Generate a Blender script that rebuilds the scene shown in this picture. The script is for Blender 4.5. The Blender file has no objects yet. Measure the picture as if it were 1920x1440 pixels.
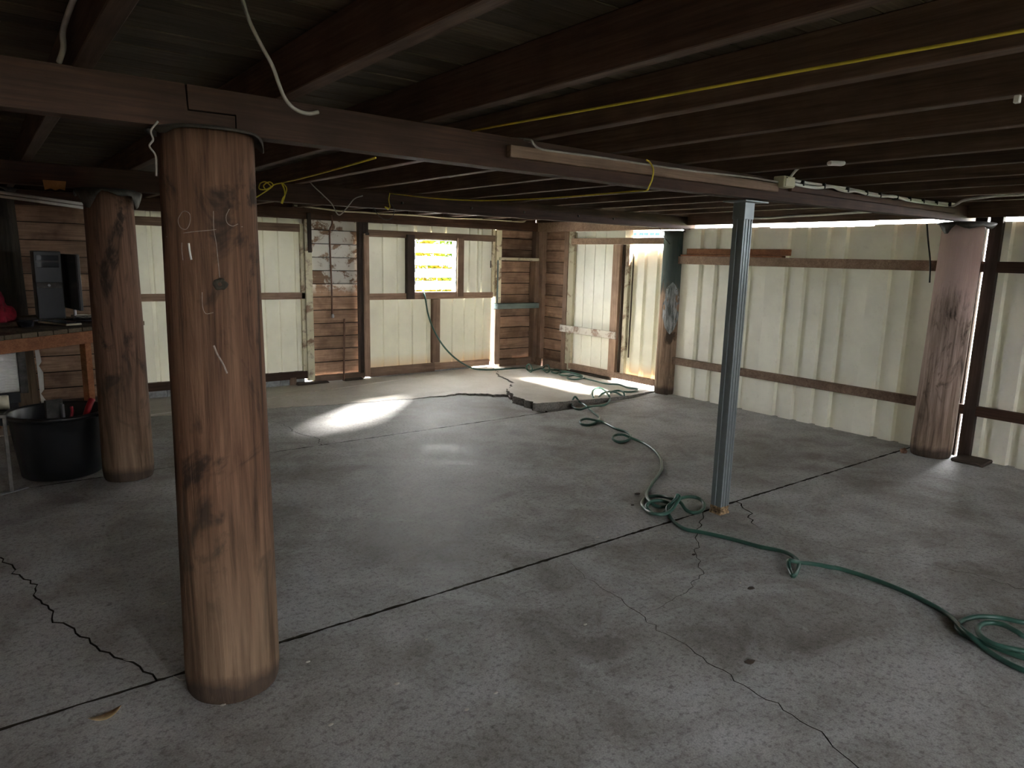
import bpy, bmesh, math, random
from mathutils import Vector, Matrix, noise
from mathutils.geometry import tessellate_polygon
random.seed(7)
S = bpy.context.scene
C = S.collection
# ------------------------------------------------------------------ camera
FPX, YAW, PITCH, ROLL = 1310.2, 0.650494, 0.17894, 0.025025
CAM = Vector((0, 0, 1.6))
fw = Vector((math.sin(YAW)*math.cos(PITCH), math.cos(YAW)*math.cos(PITCH), -math.sin(PITCH)))
r0 = Vector((math.cos(YAW), -math.sin(YAW), 0)); u0 = r0.cross(fw)
rt = math.cos(ROLL)*r0 + math.sin(ROLL)*u0
up = -math.sin(ROLL)*r0 + math.cos(ROLL)*u0
cd = bpy.data.cameras.new('camera'); cam = bpy.data.objects.new('camera', cd); C.objects.link(cam)
cd.sensor_width = 36; cd.lens = FPX/1920*36; cd.clip_start = .02; cd.clip_end = 300
cam.matrix_world = Matrix(((rt.x, up.x, -fw.x, CAM.x), (rt.y, up.y, -fw.y, CAM.y), (rt.z, up.z, -fw.z, CAM.z), (0, 0, 0, 1)))
S.camera = cam
# ------------------------------------------------------------------ sky, sun, exposure
SKY, SUN, PATCH_SPOT, EXPO = 22.0, 26.0, 8000.0, 2.4
w = bpy.data.worlds.new('sky'); S.world = w; w.use_nodes = True
wn = w.node_tree; bg = wn.nodes['Background']
sky = wn.nodes.new('ShaderNodeTexSky'); sky.sky_type = 'HOSEK_WILKIE'; sky.turbidity = 5; sky.ground_albedo = .35
sky.sun_direction = Vector((1.85, 1.7, 1.5)).normalized()
mixw = wn.nodes.new('ShaderNodeMix'); mixw.data_type = 'RGBA'; mixw.inputs[0].default_value = .75
wn.links.new(sky.outputs[0], mixw.inputs[6]); mixw.inputs[7].default_value = (.68, .69, .70, 1)
wn.links.new(mixw.outputs[2], bg.inputs[0]); bg.inputs[1].default_value = SKY
sd = bpy.data.lights.new('sun', 'SUN'); sd.energy = SUN; sd.angle = math.radians(8); sd.color = (1, .96, .9)
sun = bpy.data.objects.new('sun', sd); C.objects.link(sun)
sun.rotation_euler = Vector((1.85, 1.7, 1.45)).to_track_quat('Z', 'Y').to_euler()
# added spot lamp making a bright floor patch through the side door gap
gd = bpy.data.lights.new('added_patch_spot', 'SPOT'); gd.energy = PATCH_SPOT; gd.spot_size = math.radians(50); gd.spot_blend = .5; gd.shadow_soft_size = .2; gd.color = (1, .95, .86)
gl = bpy.data.objects.new('added_patch_spot', gd); C.objects.link(gl)
gl.location = (7.62, 5.60, 3.48); gl.rotation_euler = (Vector((7.62, 5.60, 3.48))-Vector((6.65, 6.05, 1.84))).to_track_quat('Z', 'Y').to_euler()
def portal(name, loc, nrm, sx, sy):
    d = bpy.data.lights.new(name, 'AREA'); d.shape = 'RECTANGLE'; d.size = sx; d.size_y = sy; d.cycles.is_portal = True
    o = bpy.data.objects.new(name, d); C.objects.link(o); o.location = loc
    o.rotation_euler = (-Vector(nrm)).to_track_quat('Z', 'Y').to_euler(); return o
portal('window_portal', (4.905, 8.36, 1.46), (0, -1, 0), .7, .72)
portal('door_gap_portal', (6.86, 6.05, 1.86), (-1, 0, 0), .62, .3)
portal('wall_top_portal', (6.95, 2.2, 2.0), (-1, 0, 0), 6.6, .1)
portal('rear_opening_portal', (1.125, -3.05, 1.0), (0, 1, 0), .25, 2.1)
vs = S.view_settings; S.display_settings.display_device = 'sRGB'
vs.view_transform = 'Standard'; vs.look = 'None'; vs.gamma = 1; vs.exposure = EXPO; vs.use_curve_mapping = False
S.cycles.use_denoising = True; S.cycles.max_bounces = 8; S.cycles.diffuse_bounces = 5; S.cycles.sample_clamp_indirect = 8
S.cycles.caustics_reflective = False; S.cycles.caustics_refractive = False
# ------------------------------------------------------------------ measuring helpers
def ray(x, y): return rt*((x-960)/FPX) - up*((y-720)/FPX) + fw
def pl(x, y, ax, c):
    d = ray(x, y); return CAM + d*((c-CAM[ax])/d[ax])
def fl(x, y, z=0.0): return pl(x, y, 2, z)
# ------------------------------------------------------------------ materials
def nt(name, rough=.8, metal=0, spec=.3):
    m = bpy.data.materials.new(name); m.use_nodes = True; n = m.node_tree; b = n.nodes['Principled BSDF']
    b.inputs['Roughness'].default_value = rough; b.inputs['Metallic'].default_value = metal
    b.inputs['Specular IOR Level'].default_value = spec
    return m, n, b
def coord(n, scale=(1, 1, 1), kind='Object', rnd=True):
    tc = n.nodes.new('ShaderNodeTexCoord'); mp = n.nodes.new('ShaderNodeMapping'); mp.inputs['Scale'].default_value = scale
    n.links.new(tc.outputs[kind], mp.inputs[0])
    if rnd:
        oi = n.nodes.new('ShaderNodeObjectInfo'); mu = n.nodes.new('ShaderNodeMath'); mu.operation = 'MULTIPLY'; mu.inputs[1].default_value = 37
        n.links.new(oi.outputs['Random'], mu.inputs[0]); n.links.new(mu.outputs[0], mp.inputs['Location'])
    return mp.outputs[0]
def noi(n, v, scale, detail=4, rough=.6, dist=0):
    t = n.nodes.new('ShaderNodeTexNoise'); t.inputs['Scale'].default_value = scale; t.inputs['Detail'].default_value = detail
    t.inputs['Roughness'].default_value = rough; t.inputs['Distortion'].default_value = dist; n.links.new(v, t.inputs['Vector']); return t.outputs['Fac']
def ramp(n, f, stops):
    r = n.nodes.new('ShaderNodeValToRGB'); e = r.color_ramp.elements
    while len(e) < len(stops): e.new(.5)
    for i, (p, c) in enumerate(stops):
        e[i].position = p; e[i].color = (*c, 1) if len(c) == 3 else c
    n.links.new(f, r.inputs[0]); return r.outputs[0]
def mix(n, f, a, b, mode='MIX'):
    m = n.nodes.new('ShaderNodeMix'); m.data_type = 'RGBA'; m.blend_type = mode
    for s, v in ((0, f), (6, a), (7, b)):
        if isinstance(v, (int, float)): m.inputs[s].default_value = v
        elif isinstance(v, tuple): m.inputs[s].default_value = (*v, 1)
        else: n.links.new(v, m.inputs[s])
    return m.outputs[2]
def bump(n, b, h, s=.3, d=.01):
    k = n.nodes.new('ShaderNodeBump'); k.inputs['Strength'].default_value = s; k.inputs['Distance'].default_value = d
    n.links.new(h, k.inputs['Height']); n.links.new(k.outputs[0], b.inputs['Normal'])
def wood(name, dark, light, axis=0, rough=.75, paint=None, pamt=(.5, .56), vary=.35, stain=None, dirt=.5, pz=None):
    m, n, b = nt(name, rough)
    sc = [28, 28, 28]; sc[axis] = 1.6
    v = coord(n, tuple(sc)); g = noi(n, v, 1.0, 5, .65, .6)
    sc2 = [90, 90, 90]; sc2[axis] = 3; g2 = noi(n, coord(n, tuple(sc2)), 1.0, 3)
    big = noi(n, coord(n, (1, 1, 1)), 3.2, 4, .6)
    c = ramp(n, g, [(.3, dark), (.7, light)])
    c = mix(n, .35, c, ramp(n, g2, [(.35, tuple(x*.55 for x in dark)), (.65, light)]))
    c = mix(n, ramp(n, big, [(.35, (dirt,)*3), (.65, (0, 0, 0))]), c, tuple(x*.5 for x in dark))
    if stain: c = mix(n, ramp(n, noi(n, coord(n, (1, 1, 1)), 5, 5), [(.5, (0, 0, 0)), (.7, (.7,)*3)]), c, stain)
    if paint:
        pn = noi(n, coord(n, (1, 1, 1)), 4.5, 8, .7, .4); f = ramp(n, pn, [(pamt[0], (0, 0, 0)), (pamt[1], (1, 1, 1))])
        if pz:
            tc = n.nodes.new('ShaderNodeNewGeometry'); sp = n.nodes.new('ShaderNodeSeparateXYZ'); n.links.new(tc.outputs['Position'], sp.inputs[0])
            f = mix(n, ramp(n, sp.outputs[2], [(pz[0], (0, 0, 0)), (pz[1], (1, 1, 1))]), (0., 0., 0.), f)
        c = mix(n, f, c, paint)
    oi = n.nodes.new('ShaderNodeObjectInfo'); hs = n.nodes.new('ShaderNodeHueSaturation')
    mr = n.nodes.new('ShaderNodeMapRange'); mr.inputs[3].default_value = 1-vary; mr.inputs[4].default_value = 1+vary
    n.links.new(oi.outputs['Random'], mr.inputs[0]); n.links.new(mr.outputs[0], hs.inputs['Value']); n.links.new(c, hs.inputs['Color'])
    n.links.new(hs.outputs[0], b.inputs['Base Color'])
    bump(n, b, g, .5, .004); return m
def plain(name, col, rough=.5, metal=0, spec=.5, nscale=12, amt=.25, bmp=0):
    m, n, b = nt(name, rough, metal, spec); f = noi(n, coord(n), nscale, 5)
    n.links.new(ramp(n, f, [(.3, tuple(c*(1-amt) for c in col)), (.7, tuple(min(1, c*(1+amt)) for c in col))]), b.inputs['Base Color'])
    if bmp: bump(n, b, f, bmp, .004)
    return m
M = {}
for ax, k in enumerate('xyz'):
    M['beam'+k] = wood('dark_hardwood_'+k, (.042, .022, .015), (.112, .057, .037), ax, vary=.15)
    M['stud'+k] = wood('brown_stud_timber_'+k, (.20, .125, .085), (.42, .29, .205), ax)
    M['paint'+k] = wood('flaking_cream_timber_'+k, (.22, .14, .09), (.36, .25, .17), ax, paint=(.62, .58, .42), pamt=(.40, .5))
M['dark'] = wood('dark_weathered_timber', (.035, .022, .016), (.085, .058, .045), 2)
M['joist'] = wood('dark_joist_timber', (.07, .042, .030), (.20, .125, .088), 1)
M['board_floor'] = wood('grey_brown_floorboard', (.060, .043, .028), (.17, .13, .085), 0, dirt=.6)
M['weather'] = wood('brown_weatherboard', (.22, .13, .082), (.56, .37, .25), 0, stain=(.13, .07, .042), dirt=.55, vary=.3)
M['weathery'] = wood('brown_weatherboard_side', (.22, .13, .082), (.56, .37, .25), 1, stain=(.13, .07, .042), dirt=.55, vary=.3)
M['weather_paint'] = wood('weatherboard_flaking_white', (.20, .115, .072), (.5, .33, .22), 0, paint=(.80, .78, .72), pamt=(.45, .5), pz=(.55, .62))
# (pz is compared with world height through a 0-1 ramp, so it is rescaled below)
M['green'] = wood('faded_green_timber', (.17, .24, .23), (.26, .34, .33), 0, vary=.05)
M['redwhite'] = wood('whitewashed_timber', (.30, .20, .15), (.5, .38, .3), 1, paint=(.7, .67, .6), pamt=(.42, .5))
M['bench'] = wood('orange_pine', (.25, .09, .035), (.48, .20, .09), 0)
M['plank'] = wood('bench_top_plank', (.10, .075, .045), (.22, .17, .11), 1)

def concrete(sand=0):
    m, n, b = nt('sandy_concrete' if sand else 'worn_concrete', .62, 0, .45); b.inputs['Specular IOR Level'].default_value = .42
    v = coord(n, (1, 1, 1), rnd=False); tc = n.nodes.new('ShaderNodeNewGeometry')
    v = tc.outputs['Position']
    a = noi(n, v, .55, 5, .62, .5); c1 = noi(n, v, 2.4, 6, .65, .6); sp = noi(n, v, 45, 3, .7); du = noi(n, v, 1.1, 8, .72, .9)
    c = ramp(n, a, [(.36, (.17, .152, .135)), (.5, (.36, .348, .33)), (.64, (.56, .56, .555))])
    c = mix(n, .55, c, ramp(n, c1, [(.36, (.17, .150, .132)), (.5, (.36, .348, .33)), (.64, (.54, .535, .53))]))
    c = mix(n, ramp(n, du, [(.5, (0, 0, 0)), (.64, (.5,)*3)]), c, (.58, .60, .61))
    c = mix(n, ramp(n, sp, [(.34, (.5,)*3), (.5, (0, 0, 0))]), c, (.06, .05, .042))
    s2 = noi(n, v, 19, 3, .5); c = mix(n, ramp(n, s2, [(.66, (0, 0, 0)), (.74, (.5,)*3)]), c, (.08, .068, .058))
    s3 = noi(n, v, 150, 2, .6); c = mix(n, .42, c, mix(n, 1.0, c, ramp(n, s3, [(.38, (.35,)*3), (.62, (1.0,)*3)]), 'MULTIPLY'))
    s4 = noi(n, v, 9, 7, .8, .2); c = mix(n, ramp(n, s4, [(.58, (0, 0, 0)), (.72, (.45,)*3)]), c, (.60, .595, .575))
    if sand: c = mix(n, sand, c, mix(n, c1, (.50, .44, .35), (.74, .68, .58)))
    n.links.new(c, b.inputs['Base Color'])
    rr = ramp(n, c1, [(.3, (.54,)*3), (.7, (.74,)*3)]); n.links.new(rr, b.inputs['Roughness'])
    ad = n.nodes.new('ShaderNodeMath'); ad.operation = 'MULTIPLY_ADD'; n.links.new(sp, ad.inputs[0]); ad.inputs[1].default_value = .35; n.links.new(c1, ad.inputs[2])
    bump(n, b, ad.outputs[0], .28, .01); return m
M['concrete'] = concrete(); M['concrete_sand'] = concrete(.55)
M['rubble'] = plain('broken_concrete_edge', (.19, .175, .155), .95, nscale=60, amt=.5, bmp=.8)
M['dirt'] = plain('dark_dirt_and_shade', (.03, .024, .018), .95, spec=.1, nscale=30)  # ground and joint dirt; also the painted shadow lines of the weatherboards
M['blockwork'] = plain('blue_grey_block', (.30, .31, .31), .9, nscale=20, amt=.4, bmp=.4)
def sheetmat(name, col, rust=.0, tl=.038):
    m, n, b = nt(name, .5, 0, .4); v = coord(n)
    f = noi(n, v, 2.2, 6, .6); c = ramp(n, f, [(.3, tuple(x*.82 for x in col)), (.7, col)])
    f2 = noi(n, v, 14, 6, .75); c = mix(n, ramp(n, f2, [(.58, (0, 0, 0)), (.8, (.35,)*3)]), c, (.34, .31, .24))
    n.links.new(c, b.inputs['Base Color'])
    tr = n.nodes.new('ShaderNodeBsdfTranslucent'); tr.inputs[0].default_value = (.95, .93, .80, 1); ms = n.nodes.new('ShaderNodeMixShader'); ms.inputs[0].default_value = tl
    n.links.new(b.outputs[0], ms.inputs[1]); n.links.new(tr.outputs[0], ms.inputs[2]); n.links.new(ms.outputs[0], n.nodes['Material Output'].inputs[0])
    if rust:
        g = n.nodes.new('ShaderNodeNewGeometry'); s = n.nodes.new('ShaderNodeSeparateXYZ'); n.links.new(g.outputs['Position'], s.inputs[0])
        c2 = mix(n, ramp(n, s.outputs[2], [(.12, (.75,)*3), (.30, (0, 0, 0))]), c, (.62, .40, .16)); n.links.new(c2, b.inputs['Base Color'])
    return m
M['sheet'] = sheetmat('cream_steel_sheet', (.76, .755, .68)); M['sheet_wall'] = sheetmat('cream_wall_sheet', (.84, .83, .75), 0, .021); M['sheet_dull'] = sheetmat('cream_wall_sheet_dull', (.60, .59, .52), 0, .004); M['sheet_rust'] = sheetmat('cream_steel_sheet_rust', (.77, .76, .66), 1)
def postmat(name, ca, cb, cc, foot=.12, paint=None, pr=None, grey=0.0):
    m, n, b = nt(name, .78, 0, .25)
    g = noi(n, coord(n, (14, 14, .9)), 1.3, 6, .62, .8); g2 = noi(n, coord(n, (60, 60, 2.2)), 1.5, 4, .6)
    big = noi(n, coord(n, (1, 1, .55)), 4.2, 5, .6, 1.2)
    c = ramp(n, g, [(.36, tuple(x*.6 for x in ca)), (.5, cb), (.66, cc)]); c = mix(n, .4, c, ramp(n, g2, [(.35, tuple(x*.5 for x in ca)), (.65, cc)]))
    c = mix(n, ramp(n, big, [(.36, (.88,)*3), (.46, (0, 0, 0))]), c, (.020, .013, .010))
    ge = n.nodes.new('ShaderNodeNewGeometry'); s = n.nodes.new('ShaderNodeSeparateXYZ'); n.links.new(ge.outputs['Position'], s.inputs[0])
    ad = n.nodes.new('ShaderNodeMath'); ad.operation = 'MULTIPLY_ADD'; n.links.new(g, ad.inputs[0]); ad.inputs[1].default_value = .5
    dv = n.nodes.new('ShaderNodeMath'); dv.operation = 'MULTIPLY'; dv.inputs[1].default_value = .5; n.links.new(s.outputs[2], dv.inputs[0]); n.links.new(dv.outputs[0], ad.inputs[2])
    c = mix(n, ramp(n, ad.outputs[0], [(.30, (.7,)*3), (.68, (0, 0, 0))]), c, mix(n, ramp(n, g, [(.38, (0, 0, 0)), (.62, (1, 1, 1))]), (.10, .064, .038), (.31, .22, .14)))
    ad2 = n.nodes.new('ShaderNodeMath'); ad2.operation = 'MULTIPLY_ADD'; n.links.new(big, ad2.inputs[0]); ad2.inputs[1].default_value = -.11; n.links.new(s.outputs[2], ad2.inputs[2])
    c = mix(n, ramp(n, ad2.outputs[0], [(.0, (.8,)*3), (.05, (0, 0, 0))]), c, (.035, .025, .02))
    if paint:
        x = noi(n, coord(n, (12, 12, 1.5)), 1.2, 6, .7); y = n.nodes.new('ShaderNodeMath'); y.operation = 'MULTIPLY_ADD'
        n.links.new(x, y.inputs[0]); y.inputs[1].default_value = .25
        d4 = n.nodes.new('ShaderNodeMath'); d4.operation = 'MULTIPLY'; d4.inputs[1].default_value = .25; n.links.new(s.outputs[2], d4.inputs[0]); n.links.new(d4.outputs[0], y.inputs[2])
        st = [(pr[0], (0, 0, 0)), (pr[0]+.05, (.9,)*3), (pr[1], (.9,)*3), (pr[1]+.05, (0, 0, 0))]
        c = mix(n, ramp(n, y.outputs[0], st), c, paint)
    n.links.new(c, b.inputs['Base Color']); bump(n, b, g, .7, .012); return m
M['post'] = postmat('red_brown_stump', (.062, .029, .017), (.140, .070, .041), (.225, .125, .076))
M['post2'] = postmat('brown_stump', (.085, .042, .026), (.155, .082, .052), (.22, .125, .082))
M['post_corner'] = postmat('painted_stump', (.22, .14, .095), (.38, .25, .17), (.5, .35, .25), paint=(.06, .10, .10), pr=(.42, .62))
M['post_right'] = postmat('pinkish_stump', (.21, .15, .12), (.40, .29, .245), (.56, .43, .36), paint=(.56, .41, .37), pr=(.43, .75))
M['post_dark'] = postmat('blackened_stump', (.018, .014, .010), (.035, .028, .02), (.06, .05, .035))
M['galv'] = plain('galvanised_steel', (.27, .31, .32), .45, .6, .5, 5, .12); M['rustcap'] = plain('dark_metal_cap', (.055, .046, .038), .7, .3, .4, 20, .4)
M['greycap'] = plain('grey_metal_cap', (.085, .08, .072), .6, .4, .4, 18, .45)
M['rust'] = plain('rusty_flaking_base', (.26, .18, .10), .9, .1, .3, 55, .9, .5)
M['hose'] = plain('green_hose_vinyl', (.035, .095, .072), .3, 0, .5, 8, .2)
M['yellow'] = plain('yellow_rope', (.78, .62, .06), .7); M['white'] = plain('white_plastic', (.84, .83, .80), .5, amt=.08)
M['ivory'] = plain('ivory_plastic', (.66, .62, .45), .5, amt=.08); M['greywire'] = plain('grey_cable', (.34, .31, .27), .6)
M['black'] = plain('black_plastic', (.012, .013, .015), .35, 0, .5, 6, .3); M['gloss'] = plain('glossy_dark_plastic', (.03, .033, .04), .15, 0, .6, 6, .2)
M['silver'] = plain('silver_metal', (.55, .56, .6), .3, .9); M['copper'] = plain('brown_pipe', (.16, .085, .055), .6, .3)
M['red'] = plain('crimson_cloth', (.28, .012, .028), .95, nscale=18, amt=.5, bmp=.5); M['redp'] = plain('red_handle', (.45, .02, .03), .4)
M['card'] = plain('torn_fibreboard', (.42, .21, .07), .9, bmp=.3); M['paper'] = plain('pale_paper', (.62, .6, .48), .8, amt=.08)
M['chalk'] = plain('chalk', (.30, .25, .22), .95, amt=.3, nscale=90); M['grass'] = plain('grass_ground', (.19, .22, .12), .95, nscale=6, amt=.5)
M['leaf'] = plain('leaves_green', (.015, .026, .003), .7, nscale=3, amt=.5, spec=0); M['leafy'] = plain('leaves_yellow', (.045, .032, .003), .7, nscale=3, amt=.3, spec=0)
M['housewall'] = plain('white_painted_wall', (.85, .85, .84), .8, amt=.03); M['blueglass'] = plain('blue_window_glass', (.012, .022, .042), .8, spec=.05)
M['leafd'] = plain('dry_leaf', (.42, .30, .15), .8, nscale=40, amt=.35); M['debris'] = plain('brown_debris', (.05, .035, .025), .9)
M['woodchip'] = plain('pale_chip', (.5, .47, .4), .8)
def glassmat():
    m, n, b = nt('frosted_louvre_glass', .3, 0, .5); out = n.nodes['Material Output']
    tr = n.nodes.new('ShaderNodeBsdfTranslucent'); tr.inputs[0].default_value = (.93, .95, .95, 1)
    ms = n.nodes.new('ShaderNodeMixShader'); ms.inputs[0].default_value = .75; b.inputs['Base Color'].default_value = (.85, .88, .88, 1)
    n.links.new(b.outputs[0], ms.inputs[1]); n.links.new(tr.outputs[0], ms.inputs[2]); tp = n.nodes.new('ShaderNodeBsdfTransparent'); m2 = n.nodes.new('ShaderNodeMixShader'); m2.inputs[0].default_value = .55
    n.links.new(ms.outputs[0], m2.inputs[1]); n.links.new(tp.outputs[0], m2.inputs[2]); n.links.new(m2.outputs[0], out.inputs[0]); return m
M['glass'] = glassmat(); M['leaf2'] = plain('leaves_lime', (.024, .038, .003), .7, nscale=3, amt=.5, spec=0)
# rescale the height mask of the flaking paint (world z 1.0-1.2 m)
for nd in M['weather_paint'].node_tree.nodes:
    if nd.type == 'SEPXYZ':
        r = nd.outputs[2].links[0].to_node
        nt_ = M['weather_paint'].node_tree; mm = nt_.nodes.new('ShaderNodeMath'); mm.operation = 'MULTIPLY'; mm.inputs[1].default_value = .5
        nt_.links.new(nd.outputs[2], mm.inputs[0]); nt_.links.new(mm.outputs[0], r.inputs[0])
# ------------------------------------------------------------------ object helpers
def empty(name, loc=(0, 0, 0), label=None, cat=None, group=None, kind=None):
    o = bpy.data.objects.new(name, None); C.objects.link(o); o.location = loc; o.empty_display_size = .1
    return tag(o, label, cat, group, kind)
def tag(o, label=None, cat=None, group=None, kind=None):
    for k, v in (('label', label), ('category', cat), ('group', group), ('kind', kind)):
        if v: o[k] = v
    return o
def wloc(o):
    v = Vector((0, 0, 0))
    while o: v += o.location; o = o.parent
    return v
def link(name, me, mat, parent, origin):
    if mat and not me.materials: me.materials.append(mat)
    o = bpy.data.objects.new(name, me); C.objects.link(o); o.parent = parent
    o.location = Vector(origin) - (wloc(parent) if parent else Vector((0, 0, 0))); return o
def mesh(name, vs_, fs, mat, parent=None, origin=None, smooth=False):
    vs_ = [Vector(v) for v in vs_]
    if origin is None:
        lo = Vector([min(v[i] for v in vs_) for i in range(3)]); hi = Vector([max(v[i] for v in vs_) for i in range(3)]); origin = (lo+hi)/2
        if parent is None: origin.z = lo.z
    origin = Vector(origin); me = bpy.data.meshes.new(name); me.from_pydata([v-origin for v in vs_], [], fs)
    me.validate(); me.update()
    if smooth: me.polygons.foreach_set('use_smooth', [True]*len(me.polygons))
    return link(name, me, mat, parent, origin)
def bmobj(name, bm, mat, parent=None, origin=None, smooth=False):
    bmesh.ops.recalc_face_normals(bm, faces=bm.faces)
    vs_ = [v.co.copy() for v in bm.verts]; bm.verts.index_update(); fs = [[v.index for v in f.verts] for f in bm.faces]; bm.free()
    return mesh(name, vs_, fs, mat, parent, origin, smooth)
def box(name, x0, x1, y0, y1, z0, z1, mat, parent=None, bev=.003, rot=0, jit=0):
    bm = bmesh.new(); bmesh.ops.create_cube(bm, size=1)
    c = Vector(((x0+x1)/2, (y0+y1)/2, (z0+z1)/2)); s = Vector((abs(x1-x0), abs(y1-y0), abs(z1-z0)))
    for v in bm.verts: v.co = Vector((v.co.x*s.x, v.co.y*s.y, v.co.z*s.z))
    if jit:
        for v in bm.verts: v.co += Vector((random.uniform(-jit, jit), random.uniform(-jit, jit), random.uniform(-jit, jit)))
    if bev: bmesh.ops.bevel(bm, geom=bm.edges[:], offset=min(bev, min(s)*.3), segments=1, affect='EDGES', profile=.5)
    R_ = Matrix.Rotation(rot, 4, 'Z')
    for v in bm.verts: v.co = R_ @ v.co + c
    return bmobj(name, bm, mat, parent, origin=c if parent else None)
def catmull(pts, n=8):
    P = [Vector(p) for p in pts]; P = [2*P[0]-P[1]]+P+[2*P[-1]-P[-2]]; out = []
    for i in range(1, len(P)-2):
        a, b, c, d = P[i-1:i+3]
        for k in range(n):
            t = k/n; out.append(.5*((2*b)+(c-a)*t+(2*a-5*b+4*c-d)*t*t+(3*b-a-3*c+d)*t**3))
    out.append(P[-2]); return out
def tubebm(bm, pts, r, seg=8, n=6, smooth=True, taper=None):
    P = catmull(pts, n) if smooth and len(pts) > 2 else [Vector(p) for p in pts]
    t0 = (P[1]-P[0]).normalized(); a = t0.orthogonal().normalized(); rings = []
    for i, p in enumerate(P):
        t = (P[min(i+1, len(P)-1)]-P[max(i-1, 0)])
        if t.length < 1e-9: t = t0
        t.normalize(); a = (a-t*a.dot(t)); a = a.normalized() if a.length > 1e-6 else t.orthogonal().normalized(); b = t.cross(a); t0 = t
        rr = r*(taper(i/(len(P)-1)) if taper else 1)
        rings.append([bm.verts.new(p+(a*math.cos(2*math.pi*k/seg)+b*math.sin(2*math.pi*k/seg))*rr) for k in range(seg)])
    for A, B in zip(rings, rings[1:]):
        for k in range(seg): bm.faces.new((A[k], A[(k+1) % seg], B[(k+1) % seg], B[k]))
    bm.faces.new(rings[0][::-1]); bm.faces.new(rings[-1])
def tube(name, pts, r, mat, parent=None, seg=8, n=6, smooth=True, taper=None, origin=None):
    bm = bmesh.new(); tubebm(bm, pts, r, seg, n, smooth, taper); return bmobj(name, bm, mat, parent, origin, smooth=True)
def lathe(name, prof, mat, c, parent=None, seg=32, wob=None, smooth=True, origin=None, lean=(0, 0)):
    vs_ = []; fs = []
    for i, (r, z) in enumerate(prof):
        for k in range(seg):
            a = 2*math.pi*k/seg; q = r*(1+(wob(a, z) if wob else 0))
            vs_.append((c[0]+q*math.cos(a)+lean[0]*z, c[1]+q*math.sin(a)+lean[1]*z, c[2]+z))
    for i in range(len(prof)-1):
        for k in range(seg): fs.append((i*seg+k, i*seg+(k+1) % seg, (i+1)*seg+(k+1) % seg, (i+1)*seg+k))
    fs.append(list(range(seg))[::-1]); fs.append([(len(prof)-1)*seg+k for k in range(seg)])
    return mesh(name, vs_, fs, mat, parent, origin or c, smooth)
def prism(name, poly, ax, a0, a1, mat, parent=None, origin=None):
    """poly of 2-D points in the plane normal to ax, extruded a0..a1"""
    def P(p, a):
        v = list(p); v.insert(ax, a); return Vector(v)
    n = len(poly); vs_ = [P(p, a0) for p in poly]+[P(p, a1) for p in poly]
    tr = tessellate_polygon([[Vector((p[0], p[1], 0)) for p in poly]])
    fs = [tuple(t) for t in tr]+[tuple(i+n for i in reversed(t)) for t in tr]+[(i, (i+1) % n, (i+1) % n+n, i+n) for i in range(n)]
    bm = bmesh.new(); bv = [bm.verts.new(v) for v in vs_]
    for f in fs:
        try: bm.faces.new([bv[i] for i in f])
        except ValueError: pass
    return bmobj(name, bm, mat, parent, origin)

# ================================================================== FLOOR
floor = empty('floor', kind='structure')
tag(floor, 'worn grey concrete slab floor, cracked and jointed')
box('sub_base', -1.6, 6.95, -3.4, 8.5, -.16, -.085, M['dirt'], floor, 0)
def jag(pts, amp, step=.035):
    out = []
    for a, b in zip(pts, pts[1:]):
        a = Vector((a[0], a[1])); b = Vector((b[0], b[1])); L = (b-a).length; n = max(1, int(L/step)); nn = Vector((-(b-a).y, (b-a).x)).normalized() if L else Vector((0, 0))
        for i in range(n):
            k = 0 if i == 0 else 1; p = a.lerp(b, i/n)
            out.append(p+nn*k*amp*(noise.noise(Vector((p.x*9, p.y*9, 3)))+.8*noise.noise(Vector((p.x*31, p.y*31, 5)))+.5*noise.noise(Vector((p.x*90, p.y*90, 1)))))
    out.append(Vector((pts[-1][0], pts[-1][1]))); return out
def slit(pts, w=.006, amp=.03):
    """out-and-back thin wedge from the slab's edge along pts"""
    P = jag(pts, amp); n = len(P); A = []; B = []
    for i, p in enumerate(P):
        t = (P[min(i+1, n-1)]-P[max(i-1, 0)]).normalized(); nn = Vector((-t.y, t.x)); ww = w*.5*(1-i/(n-1))**.6*(.55+.9*abs(noise.noise(Vector((p.x*12, p.y*12, 7)))))+.0006
        A.append(p+nn*ww); B.append(p-nn*ww)
    A[-1] = B[-1] = P[-1]
    return A+B[-2::-1], A, B
def slab(name, poly, zf, thick=.1, label=None, clean=False):
    n = len(poly); tr = tessellate_polygon([[Vector((p[0], p[1], 0)) for p in poly]])
    bm = bmesh.new(); top = [bm.verts.new((p[0], p[1], zf(p))) for p in poly]; bot = [bm.verts.new((p[0], p[1], zf(p)-thick)) for p in poly]
    for t in tr:
        try:
            f = bm.faces.new([top[i] for i in t])
            if f.normal.z < 0: f.normal_flip()
        except ValueError: pass
    for i in range(n):
        j = (i+1) % n
        if (top[i].co-top[j].co).length > 1e-7:
            try: bm.faces.new((top[i], top[j], bot[j], bot[i])).material_index = 1
            except ValueError: pass
    bmesh.ops.recalc_face_normals(bm, faces=bm.faces)
    idx = [f.material_index for f in bm.faces]
    o = bmobj(name, bm, M['concrete_sand'] if clean else M['concrete'], floor); o.data.materials.append(M['rubble'] if clean else M['dirt'])
    for f, i in zip(o.data.polygons, idx): f.material_index = i
    if label: o['label'] = label
    return o
V2 = lambda p: Vector((p[0], p[1]))
px = lambda *pp: [V2(fl(*p)) for p in pp]
g = .0085; YS1 = 2.69; YS2 = 5.52
XL, XR, YF, YB = -1.5, 6.9, -3.3, 8.45
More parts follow.
